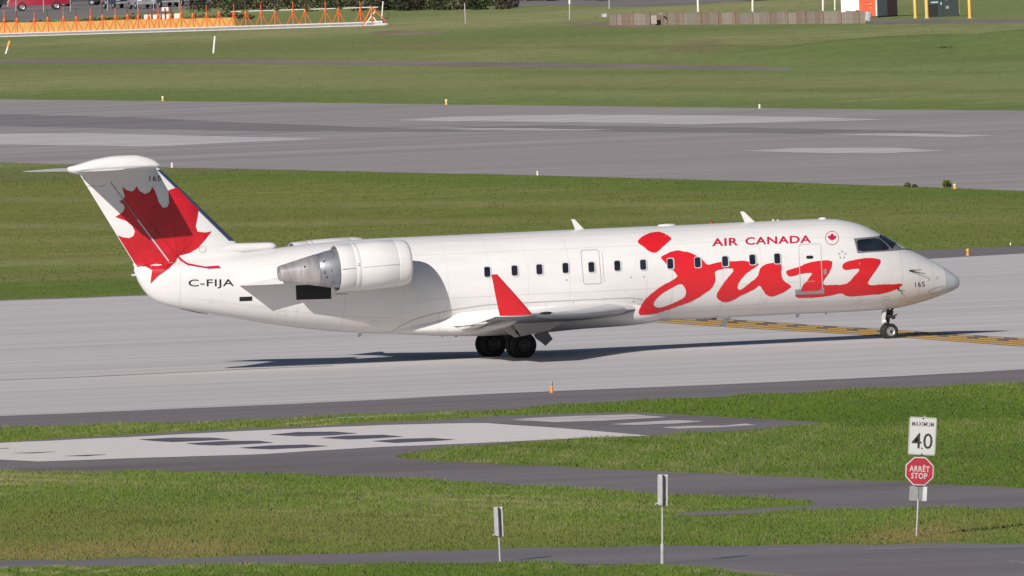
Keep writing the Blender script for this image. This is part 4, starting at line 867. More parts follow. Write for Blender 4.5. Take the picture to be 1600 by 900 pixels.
for sd in (-1, 1):
    for dy in (-.24, .24): add_wheel(0, sd * 1.585 + dy, .385, .25, .20, M_RIMD)
    bm = bmesh.new(); tube(bm, (0, sd * 1.585, .38), (.02, sd * 1.62, 1.25), .075, .10, 16); tube(bm, (0, sd * 1.585 - .32, .38), (0, sd * 1.585 + .32, .38), .05, n=12)
    tube(bm, (.05, sd * 1.6, .85), (.55, sd * 1.3, 1.1), .04, n=8); tube(bm, (-.02, sd * 1.585, .45), (-.26, sd * 1.59, .62), .03, n=8); tube(bm, (-.26, sd * 1.59, .62), (-.03, sd * 1.6, .85), .03, n=8)
    G_ = mk('main_gear_strut', bm, M_DKSTEEL, JET, True, 40)
    # leg doors hanging outboard of the strut
    yd = 2.15
    Z9 = lambda L: [pl(760 + x / 6.154, 460 + y / 6.15, -yd) for x, y in L]
    def slab(name, L, y0, y1, m, th=.03):
        q = Z9(L); zt = max(z for x, z in q); zb = min(z for x, z in q)
        bm = bmesh.new(); prism(bm, [(x, sd * (y0 + (y1 - y0) * (z - zb) / (zt - zb)), z) for x, z in q], (0, sd * th, 0)); return mk(name, bm, m, G_)
    slab('gear_door', [(212, 252), (270, 222), (400, 215), (745, 222), (690, 275), (590, 345), (480, 372), (330, 403)], 2.15, 2.55, M_FLAP)
    slab('gear_door', [(140, 326), (210, 296), (330, 404), (282, 414)], 2.02, 2.16, M_FLAP)
    slab('gear_door', [(575, 350), (600, 348), (662, 430), (600, 495), (548, 455), (500, 425), (470, 385)], 1.80, 1.95, M_MIDG)
# nose gear
NX = pl(1391, 522, -.12)[0]
for dy in (-.135, .135): add_wheel(NX, dy, .232, .125, .135, M_RIM)
bm = bmesh.new(); tube(bm, (NX, -.22, .22), (NX, .22, .22), .035, n=10); tube(bm, (NX, 0, .22), (NX - .02, 0, .56), .035, n=12); tube(bm, (NX - .02, 0, .5), (NX - .05, 0, 1.15), .062, n=14)
tube(bm, (NX - .04, .0, .62), (NX + .34, 0, 1.15), .035, n=8); tube(bm, (NX + .05, -.1, .64), (NX + .24, -.1, .70), .022, n=8); tube(bm, (NX - .16, -.14, .68), (NX + .16, -.14, .62), .05, n=10); tube(bm, (NX - .14, .12, .78), (NX + .14, .12, .72), .05, n=10)
tube(bm, (NX - .14, -.05, .86), (NX + .12, -.08, .74), .06, n=10); tube(bm, (NX, 0, .26), (NX - .15, 0, .40), .02, n=6); tube(bm, (NX - .15, 0, .40), (NX - .03, 0, .55), .02, n=6); tube(bm, (NX + .1, -.05, .72), (NX + .12, -.05, .56), .02, n=6)
NG = mk('nose_gear_strut', bm, M_DKSTEEL, JET, True, 40)
bm = bmesh.new(); q = [pl(*a, -.22) for a in [(1380.5, 481), (1386, 481), (1382.5, 499), (1380, 506), (1377, 504.5), (1377.5, 497)]]; prism(bm, [(x, -.24, z) for x, z in q], (0, .03, 0)); mk('gear_door', bm, M_GREYP, NG)
bm = bmesh.new(); q = pl(1380, 502, -.22); lathe(bm, [(-.06, .005), (-.05, .04), (.02, .045), (.05, .04)], 12, Matrix.Translation((q[0] + .02, -.28, q[1])), cap1=True); mk('taxi_light', bm, M_WHITE, NG, True)
# --- antennas and drains
def blade(px_root0, px_root1, px_tip0, px_tip1, name, m, th=.03):
    q = [pl(*a) for a in (px_root0, px_root1, px_tip1, px_tip0)]; bm = bmesh.new(); prism(bm, [(x, -th / 2, z) for x, z in q], (0, th, 0)); return mk(name, bm, m, JET)
blade((899, 359.5), (913, 359), (892.5, 342.5), (897.5, 342.5), 'blade_antenna', M_WHITE)
blade((1164, 348), (1180, 347.5), (1156.5, 330.5), (1162, 330.5), 'blade_antenna', M_WHITE)
blade((1207.5, 346.5), (1211, 346.4), (1206, 342.8), (1208.5, 342.6), 'blade_antenna', M_WHITE); blade((1215, 346), (1218, 346), (1213.5, 343.2), (1216, 343), 'blade_antenna', M_WHITE)
for x0, x1, y in ((1027, 1056, 352.3), (1278, 1292, 341.8)):
    a, b = pl(x0, y)[0], pl(x1, y)[0]; z = f_top((a + b) / 2); bm = bmesh.new(); lathe(bm, [(a, .004), (a + .06, .035), ((a + b) / 2, .05), (b - .06, .04), (b, .004)], 14, Matrix.Translation((0, 0, z + .005)) @ Matrix.Diagonal((1, 3, 1, 1))); mk('low_profile_antenna', bm, M_WHITE, JET, True)
a = pl(1111, 349)[0]; bm = bmesh.new(); lathe(bm, [(-.05, .03), (0, .05), (.05, .03)], 12, Matrix.Translation((a, 0, f_top(a))) @ Matrix.Rotation(math.pi / 2, 4, 'Y'), True, True); mk('anti_collision_light', bm, M_CRIM, JET, True)
blade((1133, 494.5), (1144, 494), (1125, 512), (1130.5, 512), 'drain_mast', M_GREYP)
blade((1111, 497), (1120, 496.5), (1113, 499), (1118, 498.8), 'belly_light', M_DARK, .08)
blade((1243, 489.5), (1250, 489.2), (1244, 496), (1248, 496.5), 'drain_mast', M_GREYP); blade((1288, 488), (1293, 488), (1290, 491.5), (1292, 491.5), 'drain_mast', M_GREYP)
blade((561, 519), (567, 519), (559, 526.5), (562.5, 526.5), 'drain_mast', M_GREYP); blade((688, 523), (694, 523), (690, 526.5), (692, 526.5), 'drain_mast', M_GREYP); blade((709, 523), (716, 523), (711, 526.8), (714, 526.8), 'drain_mast', M_GREYP)

# ---------------------------------------------------------------- signs and markers in front
M_GALV = paint('galvanised_steel', (0.42, 0.42, 0.43), 0.5, metal=0.35, var=0.2, scale=6)
M_GALVD = paint('dull_grey_sheet', (0.20, 0.205, 0.21), 0.6, var=0.2, scale=6)
M_SIGNW = paint('white_sign_face', (0.50, 0.495, 0.49), 0.5, var=0.05, scale=4)
M_SIGNR = paint('red_sign_face', (0.36, 0.010, 0.03), 0.45, var=0.08, scale=4)
M_SIGNK = paint('black_sign_ink', (0.015, 0.015, 0.016), 0.6)
def flat_text(name, s, cx, cz, wdt, hgt, y, m, parent, bold=0.0):
    bm = text_px(s, 0, 0, 1, 0, 1, bold)
    for v in bm.verts: v.co = (cx + (v.co.x - .5) * wdt, y, cz + (-v.co.y - .5) * hgt)
    bm.normal_update()
    for f in bm.faces:
        if f.normal.y > 0: f.normal_flip()
    me = bpy.data.meshes.new(name); bm.to_mesh(me); bm.free(); me.materials.append(m); return link(bpy.data.objects.new(name, me), parent)
def plate(outline, y, th=.006):
    bm = bmesh.new(); prism(bm, [(x, y, z) for x, z in outline], (0, th, 0)); return bm
def rr(cx, cz, w_, h_, r, n=4): return [(x, z) for x, z in rrect(cx, cz, w_, h_, r, 0, 0, n)]
b = gnd(1432, 838); s = scale_at(b); lean = math.atan2(9, 186) + ROLL
SP = empty('road_sign', tuple(b)); SP.rotation_euler = (0, lean, 0)
tag(SP, 'leaning post carrying a white speed limit sign above a red stop sign', 'road sign')
hp = lambda y: (838 - y) / s
bm = bmesh.new(); tube(bm, (0, 0.0, -.02), (0, 0.0, hp(780)), .022, n=10); mk('post', bm, M_GALV, SP)
bm = bmesh.new(); box(bm, (.045, .03, hp(715)), (.075, .04, hp(650) - hp(782))); mk('post', bm, M_GALVD, SP)
so1 = mk('speed_sign', plate(rr(.02, hp(681), .58, .80, .04), -.045), M_SIGNW, SP)
ring = bmesh.new(); o_, i_ = rr(.02, hp(681), .56, .78, .035), rr(.02, hp(681), .545, .765, .03)
A = [ring.verts.new((x, -.050, z)) for x, z in o_]; B = [ring.verts.new((x, -.050, z)) for x, z in i_]
for k in range(len(A)): ring.faces.new((A[k], A[(k + 1) % len(A)], B[(k + 1) % len(A)], B[k]))
mk('sign_border', ring, M_GALVD, so1)
flat_text('sign_text', 'MAXIMUM', .02, hp(662.2), .46, .095, -.050, paint('grey_sign_ink', (.10, .10, .11), .6), so1, .012)
flat_text('sign_text', '40', .02, hp(688.5), .44, .33, -.050, M_SIGNK, so1, .004)
for zz_ in (hp(653.5), hp(700), hp(709)):
    bm = bmesh.new(); tube(bm, (.02, -.046, zz_), (.02, -.056, zz_), .016, n=10); mk('bolt', bm, M_DKSTEEL, so1)
def octo(cx, cz, R): return [(cx + R * math.cos(math.radians(22.5 + 45 * k)), cz + R * math.sin(math.radians(22.5 + 45 * k))) for k in range(8)]
zc = hp(736); so2 = mk('stop_sign', plate(octo(-.005, zc, .322), -.045), M_SIGNW, SP)
mk('sign_face', plate(octo(-.005, zc, .298), -.052, .004), M_SIGNR, so2)
flat_text('sign_text', 'ARRÊT', -.005, zc + .065, .43, .155, -.056, M_SIGNW, so2, .014)
flat_text('sign_text', 'STOP', -.005, zc - .10, .34, .125, -.056, M_SIGNW, so2, .014)
bm = bmesh.new(); box(bm, (-.10, .01, hp(771)), (.19, .008, .31), Matrix.Rotation(.25, 3, 'Z'), .003); mk('object_marker_plate', bm, M_GALV, SP)
bm = bmesh.new(); box(bm, (.12, .012, hp(771)), (.12, .008, .31), Matrix.Rotation(-.25, 3, 'Z'), .003); mk('object_marker_plate', bm, M_GALV, SP)

def channel_marker(px, base_y, top_y, pan_bot, wpx, label, lean_px, sleeve):
    b = gnd(px, base_y); s = scale_at(b); o = empty('marker_post', tuple(b)); o.rotation_euler = (0, math.atan2(lean_px, base_y - top_y) + ROLL, 0); tag(o, label, 'marker post', 'grey marker posts by the front road')
    H = (base_y - top_y) / s; pb = (base_y - pan_bot) / s; w_ = wpx / s
    bm = bmesh.new(); tube(bm, (0, 0, -.02), (0, 0, H - .05), .024, n=10); mk('post', bm, M_GALV, o)
    if sleeve: bm = bmesh.new(); tube(bm, (0, 0, -.02), (0, 0, sleeve), .042, .042, 12); mk('post_sleeve', bm, M_GALV, o)
    # folded sheet: a face turned to the left, a recessed dark web, a narrow return rim
    bm = bmesh.new(); z0, z1 = pb, H
    sec_ = [(-w_ * .5, -.02), (-w_ * .44, -.06), (-.002, -.11), (.006, -.10), (.006, .03), (w_ * .38, .02), (w_ * .40, -.09), (w_ * .5, -.095), (w_ * .5, .045), (-w_ * .5, .04)]
    loft(bm, [[(x, y, z0 + (0.03 if x < -.01 else 0)) for x, y in sec_], [(x, y, z1 - .03) for x, y in sec_], [(x * .93, y * .9, z1 - .008) for x, y in sec_], [(x * .8, y * .8, z1) for x, y in sec_]]); mk('folded_panel', bm, M_GALV, o)
    bm = bmesh.new(); box(bm, (w_ * .2, .018, (z0 + z1) / 2 - .01), (w_ * .34, .006, (z1 - z0) * .92)); mk('panel_web', bm, M_GALVD, o)
    for sx_ in (-1, 1):
        bm = bmesh.new(); box(bm, (sx_ * w_ * .6, 0, pb + .04), (w_ * .3, .03, .02), Matrix.Rotation(sx_ * .5, 3, 'Y')); mk('bracket', bm, M_GALV, o)
channel_marker(1035, 882, 741, 790, 16, 'taller grey marker post with a folded panel and thick base sleeve beside the front road', 0, (882 - 850) / 75.0)
channel_marker(781.5, 878, 791.5, 838, 14, 'shorter thin grey marker post with a folded panel, left of the taller one', -4, 0)

M_ORANGE = paint('orange_marker_plastic', (0.70, 0.30, 0.07), 0.5, var=0.1, scale=8)
M_YELMK = paint('yellow_marker_plastic', (0.80, 0.48, 0.05), 0.5, var=0.1, scale=8)
M_PALEMK = paint('pale_marker_cap', (0.75, 0.70, 0.58), 0.5)
def edge_marker(px, py, hpx, wpx, label, m_body, m_cap, capf=.25, group='airfield edge markers'):
    b = gnd(px, py); s = scale_at(b); o = empty('edge_marker', tuple(b)); tag(o, label, 'marker', group); h, r_ = hpx / s, wpx / s / 2
    bm = bmesh.new(); lathe(bm, [(0, r_ * 1.5), (.02, r_ * 1.5), (.025, r_), (h * (1 - capf), r_ * .9)], 14, Matrix.Rotation(-math.pi / 2, 4, 'Y'), True); mk('marker_stem', bm, m_body, o, True, 40)
    bm = bmesh.new(); lathe(bm, [(h * (1 - capf), r_ * .9), (h * (1 - capf) + .004, r_ * 1.15), (h * .92, r_ * 1.1), (h, r_ * .6)], 14, Matrix.Rotation(-math.pi / 2, 4, 'Y'), False, True); mk('marker_cap', bm, m_cap, o, True, 40)
edge_marker(862, 614, 19, 4.6, 'orange edge marker with dark cap on the taxiway shoulder below the jet', M_ORANGE, M_MIDG, .34)
edge_marker(1512.5, 399.5, 11, 4.6, 'orange edge marker on the shoulder behind the nose of the jet', M_ORANGE, M_YELMK, .3)
edge_marker(1492, 295, 8, 4.2, 'small yellow edge marker beside a weed at the near runway edge', M_YELMK, M_PALEMK, .35)
edge_marker(1579, 383, 4.5, 2.2, 'tiny pale marker at the grass edge on the far right', M_PALEMK, M_PALEMK)
edge_marker(254.5, 157.5, 7.5, 3.6, 'pale yellow edge marker at the far runway edge, leftmost of three', M_YELMK, M_PALEMK, .45)
edge_marker(697.5, 163.5, 8.5, 3.8, 'orange yellow edge marker at the far runway edge, middle of three', M_YELMK, M_PALEMK, .35)
edge_marker(1187, 169.5, 7, 3.4, 'pale cream edge marker at the far runway edge, rightmost of three', M_PALEMK, M_PALEMK, .4)
edge_marker(269, 262, 8, 3.2, 'white edge marker at the near runway edge behind the tail', M_PALEMK, M_PALEMK, .4)
edge_marker(840, 274, 7, 3.0, 'white edge marker at the near runway edge above the fuselage', M_PALEMK, M_PALEMK, .4)

# small weeds at the runway edge
def leaf_cloud(name, c, rx, ry, rz, n, size, cols, m, parent=None, seed=1, stemz=0.0):
    r = np.random.default_rng(seed); u = r.normal(size=(n, 3)); u /= np.linalg.norm(u, axis=1)[:, None]; rad = r.uniform(.35, 1, (n, 1)) ** .6
    lump = 1 + .28 * np.sin(u[:, :1] * 5 + seed) * np.cos(u[:, 1:2] * 4 + u[:, 2:] * 6); P = u * rad * lump * np.array([rx, ry, rz]) + np.array(c); P[:, 2] = np.maximum(P[:, 2], c[2] - rz * .95)
    a = r.normal(size=(n, 3)); a /= np.linalg.norm(a, axis=1)[:, None]; b_ = np.cross(a, r.normal(size=(n, 3))); b_ /= np.linalg.norm(b_, axis=1)[:, None]; sz = size * r.uniform(.5, 1.4, (n, 1))
    V = np.stack([P - a * sz * .5, P + b_ * sz * .35, P + a * sz * .6, P - b_ * sz * .35], 1)
    me = bpy.data.meshes.new(name); me.vertices.add(4 * n); me.vertices.foreach_set('co', V.reshape(-1)); me.loops.add(4 * n); me.loops.foreach_set('vertex_index', np.arange(4 * n, dtype=np.int32)); me.polygons.add(n); me.polygons.foreach_set('loop_start', np.arange(0, 4 * n, 4, dtype=np.int32)); me.update()
    at = me.attributes.new('tint', 'FLOAT_COLOR', 'POINT'); k = r.uniform(0, 1, (n, 1)); cl = np.array(cols[0]) * (1 - k) + np.array(cols[1]) * k; cc = np.ones((n, 4, 4)); cc[:, :, :3] = cl[:, None, :]; at.data.foreach_set('color', cc.reshape(-1).astype(np.float32)); me.materials.append(m)
    return link(bpy.data.objects.new(name, me), parent)
def weed(px, py, wpx, hpx, label, cols, seed):
    b = gnd(px, py); s = scale_at(b); o = empty('weed', tuple(b)); tag(o, label, 'plant', 'weeds on the airfield')
    leaf_cloud('foliage', (0, 0, hpx / s * .55), wpx / s / 2, wpx / s / 2, hpx / s * .55, 260, .09, cols, M_BLADE, o, seed)
    bm = bmesh.new(); tube(bm, (0, 0, -.02), (0, 0, hpx / s * .6), .02, .01, 6); mk('stem', bm, paint('weed_stem', (.08, .09, .03), .8), o)
weed(1480, 293.5, 15, 11, 'leafy green weed beside a yellow marker at the runway edge', ((.09, .14, .035), (.20, .25, .07)), 5)
weed(1418, 292.5, 9, 6, 'dark low weed, left one of two at the runway edge', ((.13, .14, .05), (.24, .22, .10)), 6)
weed(1429, 293, 6, 4, 'tiny weed between two larger weeds at the runway edge', ((.09, .10, .035), (.17, .16, .07)), 8)
weed(1478, 84, 28, 12, 'dark green shrub on the grassed berm below the transformer', ((.06, .10, .035), (.11, .15, .05)), 9)
def stake(px, base, top, label, m, wpx=3.0, lean=0.0, name='stake', m2=None, group='thin poles on the far field'):
    b = gnd(px, base); s = scale_at(b); o = empty(name, tuple(b)); o.rotation_euler = (0, lean + ROLL, 0); tag(o, label, 'pole', group); h = (base - top) / s; r_ = wpx / s / 2
    bm = bmesh.new(); tube(bm, (0, 0, -.05), (0, 0, h * (.55 if m2 else 1)), r_, r_, 10); mk('pole', bm, m, o)
    if m2: bm = bmesh.new(); tube(bm, (0, 0, h * .55), (0, 0, h), r_ * 1.5, r_ * 1.7, 10); mk('pole_head', bm, m2, o)
    return o
M_POLEW = paint('white_pole_paint', (0.74, 0.72, 0.68), 0.6); M_POLEG = paint('grey_pole', (0.40, 0.38, 0.36), 0.6)
stake(333.5, 83, 56.5, 'white stake standing in the grass below the orange antenna masts', M_POLEW, 3.2, .09)
stake(9, 84, 63, 'leaning stake with an orange top at the left edge', M_POLEW, 3.0, .32, m2=M_ORANGE)
stake(727.5, 37, 5, 'thin pale pole in the grass before the bushes', M_POLEG, 1.8, -.05, m2=None)
stake(890, 31, -14, 'pale pole with a small head, left of the low timber wall', M_POLEG, 2.2, 0, m2=M_POLEW)
stake(1091, 21, -26, 'white pole behind the timber wall, left of the middle one', M_POLEW, 3.4, -.03)
stake(1176, 22, -26, 'white pole behind the timber wall, middle of the four', M_POLEW, 3.4, 0)
stake(1286, 20, -26, 'white pole at the right end of the timber wall', M_POLEW, 3.4, 0)
stake(1304.5, 16, -26, 'white pole just left of the red and white shed', M_POLEW, 2.6, 0)
stake(952, 14, 0, 'short grey pole beside the far road above the timber wall', M_POLEG, 2.2, 0)

# ---------------------------------------------------------------- far objects
# low timber wall: separate boards
M_TIMB = [paint('weathered_timber_%s' % n_, c, .85, var=.25, scale=5) for n_, c in (('grey', (.26, .22, .19)), ('brown', (.24, .18, .14)), ('pale', (.31, .26, .22)))]
A_, B_ = gnd(953, 39.5), gnd(1352, 36.5); TW = empty('timber_wall', tuple(A_)); tag(TW, 'long low weathered timber wall of upright boards in the far grass', 'timber wall')
D_ = B_ - A_; L_ = np.linalg.norm(D_); ux, uy = D_[0] / L_, D_[1] / L_; sA = 21.3; rotw = math.atan2(uy, ux); NB = 42
for k in range(NB):
    t = (k + .5) / NB; h_ = (.88 + random.uniform(-.05, .06)) if k > 2 else .8
    bm = bmesh.new(); box(bm, (0, 0, h_ / 2 - .02), (L_ / NB * .93, .07, h_), None, .012); o = mk('board', bm, M_TIMB[random.randrange(3)], TW); o.location = (D_[0] * t, D_[1] * t + random.uniform(-.25, .25) * .1, 0); o.rotation_euler = (0, random.uniform(-.02, .02), rotw)
for t in np.linspace(.03, .98, 15):
    bm = bmesh.new(); box(bm, (0, 0, .47), (.20, .20, .98), None, .015); o = mk('timber_post', bm, M_TIMB[1], TW); o.location = (D_[0] * t + uy * .16, D_[1] * t - ux * .16, 0); o.rotation_euler = (0, 0, rotw)
bm = bmesh.new(); box(bm, (0, 0, .40), (1.5, .05, .62), None, .01); o = mk('pale_board', bm, paint('pale_plywood', (.50, .42, .38), .8), TW); o.location = (D_[0] * .205 + uy * .5, D_[1] * .205 - ux * .5, 0); o.rotation_euler = (0, 0, rotw)
bm = bmesh.new(); box(bm, (0, 0, .82), (1.2, .05, .14), None, .01); o = mk('top_rail', bm, M_GALV, TW); o.location = (D_[0] * .235 + uy * .55, D_[1] * .235 - ux * .55, 0); o.rotation_euler = (0, 0, rotw)
bm = bmesh.new(); box(bm, (0, 0, .74), (.66, .25, .26), None, .03); o = mk('rail_end', bm, M_GREYP, TW); o.location = (uy * .3 - .1, -ux * .3, 0); o.rotation_euler = (0, 0, rotw)
a0, a1 = gnd(1286, 22), gnd(1356, 20); RG = empty('guard_rail', tuple(a0)); tag(RG, 'short grey guard rail with a bulky end below the shed', 'guard rail')
d_ = a1 - a0; bm = bmesh.new(); tube(bm, (0, 0, .05), (d_[0], d_[1], .05), .1, n=8); mk('rail', bm, M_GREYP, RG)
bm = bmesh.new(); q = gnd(1357, 34) - a0; box(bm, (q[0], q[1], .36), (.45, .5, .75), Matrix.Rotation(.2, 3, 'Y'), .12); mk('rail_end', bm, M_GALV, RG)

# red and white equipment shed, corner towards the camera
c0 = gnd(1370.5, 27.5); s = scale_at(c0); SH = empty('equipment_shed', tuple(c0)); tag(SH, 'equipment shed with white, orange, slate and maroon walls and a hazard sign', 'shed'); SH.rotation_euler = (0, 0, -.42)
wf, wsd, hh = 55 / s / math.cos(.42), 34 / s / math.sin(.42) * .95, 2.7
def wall(name, p, q, m, th=.05, z0=.12, z1=None):
    p, q = Vector(p), Vector(q); d = q - p; bm = bmesh.new(); box(bm, ((p.x + q.x) / 2, (p.y + q.y) / 2, (z0 + (z1 or hh)) / 2), (d.length, th, (z1 or hh) - z0), Matrix.Rotation(math.atan2(d.y, d.x), 3, 'Z')); return mk(name, bm, m, SH)
M_SHW = paint('white_shed_panel', (.80, .79, .78), .5, var=.04); M_SHO = paint('orange_red_shed_panel', (.78, .085, .03), .5, var=.08); M_SHS = paint('slate_shed_panel', (.36, .34, .44), .5, var=.08); M_SHM = paint('maroon_shed_panel', (.22, .065, .11), .5, var=.1)
wall('wall_panel', (-wf, 0, 0), (-wf * .49, 0, 0), M_SHW); wp = wall('wall_panel', (-wf * .49, -.01, 0), (-.06, -.01, 0), M_SHO)
wall('corner_trim', (-.06, -.03, 0), (.03, -.03, 0), M_SHW, .08)
wall('wall_panel', (.03, .03, 0), (.03, wsd * .5, 0), M_SHS); wall('wall_panel', (.035, wsd * .5, 0), (.035, wsd, 0), M_SHM); wall('wall_panel', (-wf, wsd, 0), (.03, wsd, 0), M_SHM); wall('wall_panel', (-wf, .03, 0), (-wf, wsd, 0), M_SHW)
bm = bmesh.new(); box(bm, (-wf / 2, wsd / 2, .06), (wf + .1, wsd + .1, .12)); mk('plinth', bm, M_DKSTEEL, SH); bm = bmesh.new(); box(bm, (-wf / 2, wsd / 2, hh + .06), (wf + .3, wsd + .3, .12), None, .03); mk('roof', bm, M_GREYP, SH)
for k, (px_, pz_) in enumerate(((-.80, 1.10), (-.80, 1.02), (-.80, .94), (-.45, 1.00), (-.45, .88), (-.45, .76))):
    bm = bmesh.new(); box(bm, (px_, -.045, pz_), (.20, .012, .05), Matrix.Rotation(.7 if k < 3 else -.7, 3, 'Y')); mk('hazard_stripe', bm, M_SIGNK if k % 2 == 0 else M_YELMK, wp)
# transformer box and bollards
b = gnd(1474, 26.5); s = scale_at(b); TB = empty('transformer_box', tuple(b)); tag(TB, 'dark green transformer cabinet between yellow bollards', 'transformer')
M_DGREEN = paint('dark_green_enamel', (.022, .038, .036), .45, var=.15)
wb = 50 / s; bm = bmesh.new(); box(bm, (0, .7, .75), (wb, 1.4, 1.5), None, .02); mk('cabinet', bm, M_DGREEN, TB); bm = bmesh.new(); box(bm, (0, .7, .03), (wb + .12, 1.55, .06)); mk('plinth', bm, M_DKSTEEL, TB)
for x_, z_, w__, h__, m in ((-.60, 1.08, .52, .10, paint('pale_teal_label', (.35, .52, .52), .6)), (-.12, .98, .10, .18, paint('pale_teal_label', (.35, .52, .52), .6)), (.32, .68, .22, .20, M_MIDG), (.30, 1.28, .22, .12, M_PALEMK)):
    bm = bmesh.new(); box(bm, (x_, -.008, z_), (w__, .012, h__)); mk('warning_label', bm, m, TB)
bm = bmesh.new(); box(bm, (-.72, -.006, .5), (.7, .01, .85)); mk('cabinet_door', bm, M_DARK, TB); bm = bmesh.new(); box(bm, (.0, -.008, .72), (.02, .01, 1.4)); mk('door_gap', bm, M_DARK, TB)
M_BOLL = paint('yellow_bollard_paint', (.80, .46, .10), .5, var=.08)
for px, w_, label in ((1430.5, 5, 'yellow bollard farthest left, standing clear of the green transformer'), (1448.5, 5.5, 'yellow bollard against the left edge of the green transformer'), (1498, 4, 'yellow bollard half hidden behind the right side of the transformer'), (1515.5, 5, 'yellow bollard to the right of the green transformer')):
    b = gnd(px, 28.5 if px != 1498 else 20); s = scale_at(b); o = empty('bollard', tuple(b)); tag(o, label, 'bollard', 'yellow bollards round the transformer'); r_ = w_ / s / 2
    bm = bmesh.new(); lathe(bm, [(-.05, r_), (1.42, r_), (1.50, r_ * .8), (1.54, r_ * .3)], 16, Matrix.Rotation(-math.pi / 2, 4, 'Y'), True, True); mk('post', bm, M_BOLL, o, True, 40)
    bm = bmesh.new(); lathe(bm, [(-.01, r_ * 1.5), (.04, r_ * 1.5), (.06, r_)], 16, Matrix.Rotation(-math.pi / 2, 4, 'Y')); mk('collar', bm, M_GREYP, o, True, 40)

ORD = 'first second third fourth fifth sixth seventh eighth ninth tenth eleventh twelfth thirteenth fourteenth fifteenth sixteenth seventeenth eighteenth nineteenth twentieth'.split()
# localizer antenna: row of masts on a pale base rail
M_MASTO = paint('orange_mast_paint', (.78, .13, .025), .5, var=.12, scale=6); M_MASTD = paint('dark_red_mast_paint', (.13, .05, .04), .6, var=.2, scale=6)
base_y = lambda x: 57.5 - .0297 * x
MO = [7.5, 55, 100.5, 142, 181, 216.5, 249, 284, 323.5, 365.5, 409.5, 458.5, 509, 564.5]; MD = [28, 76, 120.5, 162, 200.5, 234, 267, 303, 343.5, 385, 430, 478, 529.5]
def mast_proto(name, m_top, m_leg, top_h):
    o = empty(name); bm = bmesh.new(); tube(bm, (0, 0, 1.15 if top_h else 0), (0, 0, 2.05), .035, .03, 8); mk('mast_top', bm, m_top, o)
    bm = bmesh.new(); tube(bm, (0, 0, 0), (0, 0, 1.2), .045, .04, 8); mk('mast', bm, m_leg, o)
    bm = bmesh.new(); lathe(bm, [(1.05, .05), (1.25, .12), (1.45, .05)], 8, Matrix.Rotation(-math.pi / 2, 4, 'Y')); mk('hub', bm, m_leg, o)
    for a, b_ in ((-.62, 0), (.62, 0), (0, .55)): bm = bmesh.new(); tube(bm, (0, 0, 1.28), (a, b_, 0), .032, n=6); mk('leg', bm, m_leg, o)
    return o
def put_masts(L, proto, fmt):
    for k, x in enumerate(L):
        o = proto if k == 0 else copy_tree(proto); b = gnd(x, base_y(x)); o.location = tuple(b); s_ = 1.0; o.scale = (1, 1, random.uniform(.95, 1.05)); o.rotation_euler = (random.uniform(-.02, .02), random.uniform(-.03, .03), 0)
        tag(o, fmt % ORD[k], 'antenna mast', 'orange tripod antenna masts in a row' if proto is PO else 'dark topped antenna masts in a row')
PO = mast_proto('antenna_mast', M_MASTO, M_MASTO, True); PD = mast_proto('antenna_mast', M_MASTD, M_MASTO, True)
put_masts(MO, PO, '%s bright orange tripod antenna mast from the left in the far row'); put_masts(MD, PD, '%s dark topped antenna mast on orange legs from the left in the far row')
a0, a1 = gnd(-60, base_y(-60) + 1.2), gnd(600, base_y(600) + .6); AR = empty('antenna_base_rail', tuple(a0)); tag(AR, 'long pale double base rail running under the orange antenna masts', 'rail'); d_ = a1 - a0; ln = float(np.linalg.norm(d_)); ra = math.atan2(d_[1], d_[0])
for off, zz_, hh_, m in ((0, .29, .12, paint('pale_concrete_rail', (.58, .545, .53), .8)), (0, .06, .09, paint('pale_concrete_rail', (.58, .545, .53), .8)), (.05, .165, .13, M_MIDG)):
    bm = bmesh.new(); box(bm, (d_[0] / 2 - math.sin(ra) * off, d_[1] / 2 + math.cos(ra) * off, zz_), (ln, .35, hh_), Matrix.Rotation(ra, 3, 'Z'), .03); mk('rail', bm, m, AR)
b0, b1 = gnd(365, 17) , gnd(592, 10)
xs_ = [(362, 378), (390, 430), (438, 478), (487, 525), (537, 592)]
cross = []
for a, c in xs_:
    pa, pc = gnd(a, base_y(a)), gnd(c, base_y(c)); bm = bmesh.new(); tube(bm, Vector(pa) + Vector((-a0[0], -a0[1] + .3, 1.42)), Vector(pc) + Vector((-a0[0], -a0[1] + .3, 1.42)), .04, n=6); mk('cross_rail', bm, M_POLEW, AR)
# end frame of the antenna
b = gnd(590, 41); s = scale_at(b); EF = empty('antenna_end_frame', tuple(b)); tag(EF, 'white and orange braced end frame at the right end of the antenna row', 'frame')
for p, q, m in (((-1.2, 0, 0), (-.4, 0, 1.5), M_MASTO), ((-.4, 0, 1.5), (.7, 0, .3), M_MASTO), ((-.4, 0, 1.5), (-.4, 0, .3), M_MASTO), ((-1.1, .1, .35), (.4, .1, .35), M_POLEW), ((-1.0, .1, .1), (-.1, .1, 1.2), M_POLEW), ((.1, .1, .1), (-.5, .1, 1.0), M_POLEW), ((.3, .1, .2), (.5, .1, 1.9), M_POLEW), ((.2, 0, .5), (.9, 0, .6), M_DKSTEEL), ((.5, 0, .1), (.95, 0, 1.0), M_DKSTEEL)):
    bm = bmesh.new(); tube(bm, p, q, .05, n=7); mk('brace', bm, m, EF)
bm = bmesh.new(); lathe(bm, [(-.5, .12), (.4, .12), (.62, .05)], 12, Matrix.Translation((.2, -.1, .12)), True, True); mk('counterweight', bm, M_GREYP, EF)

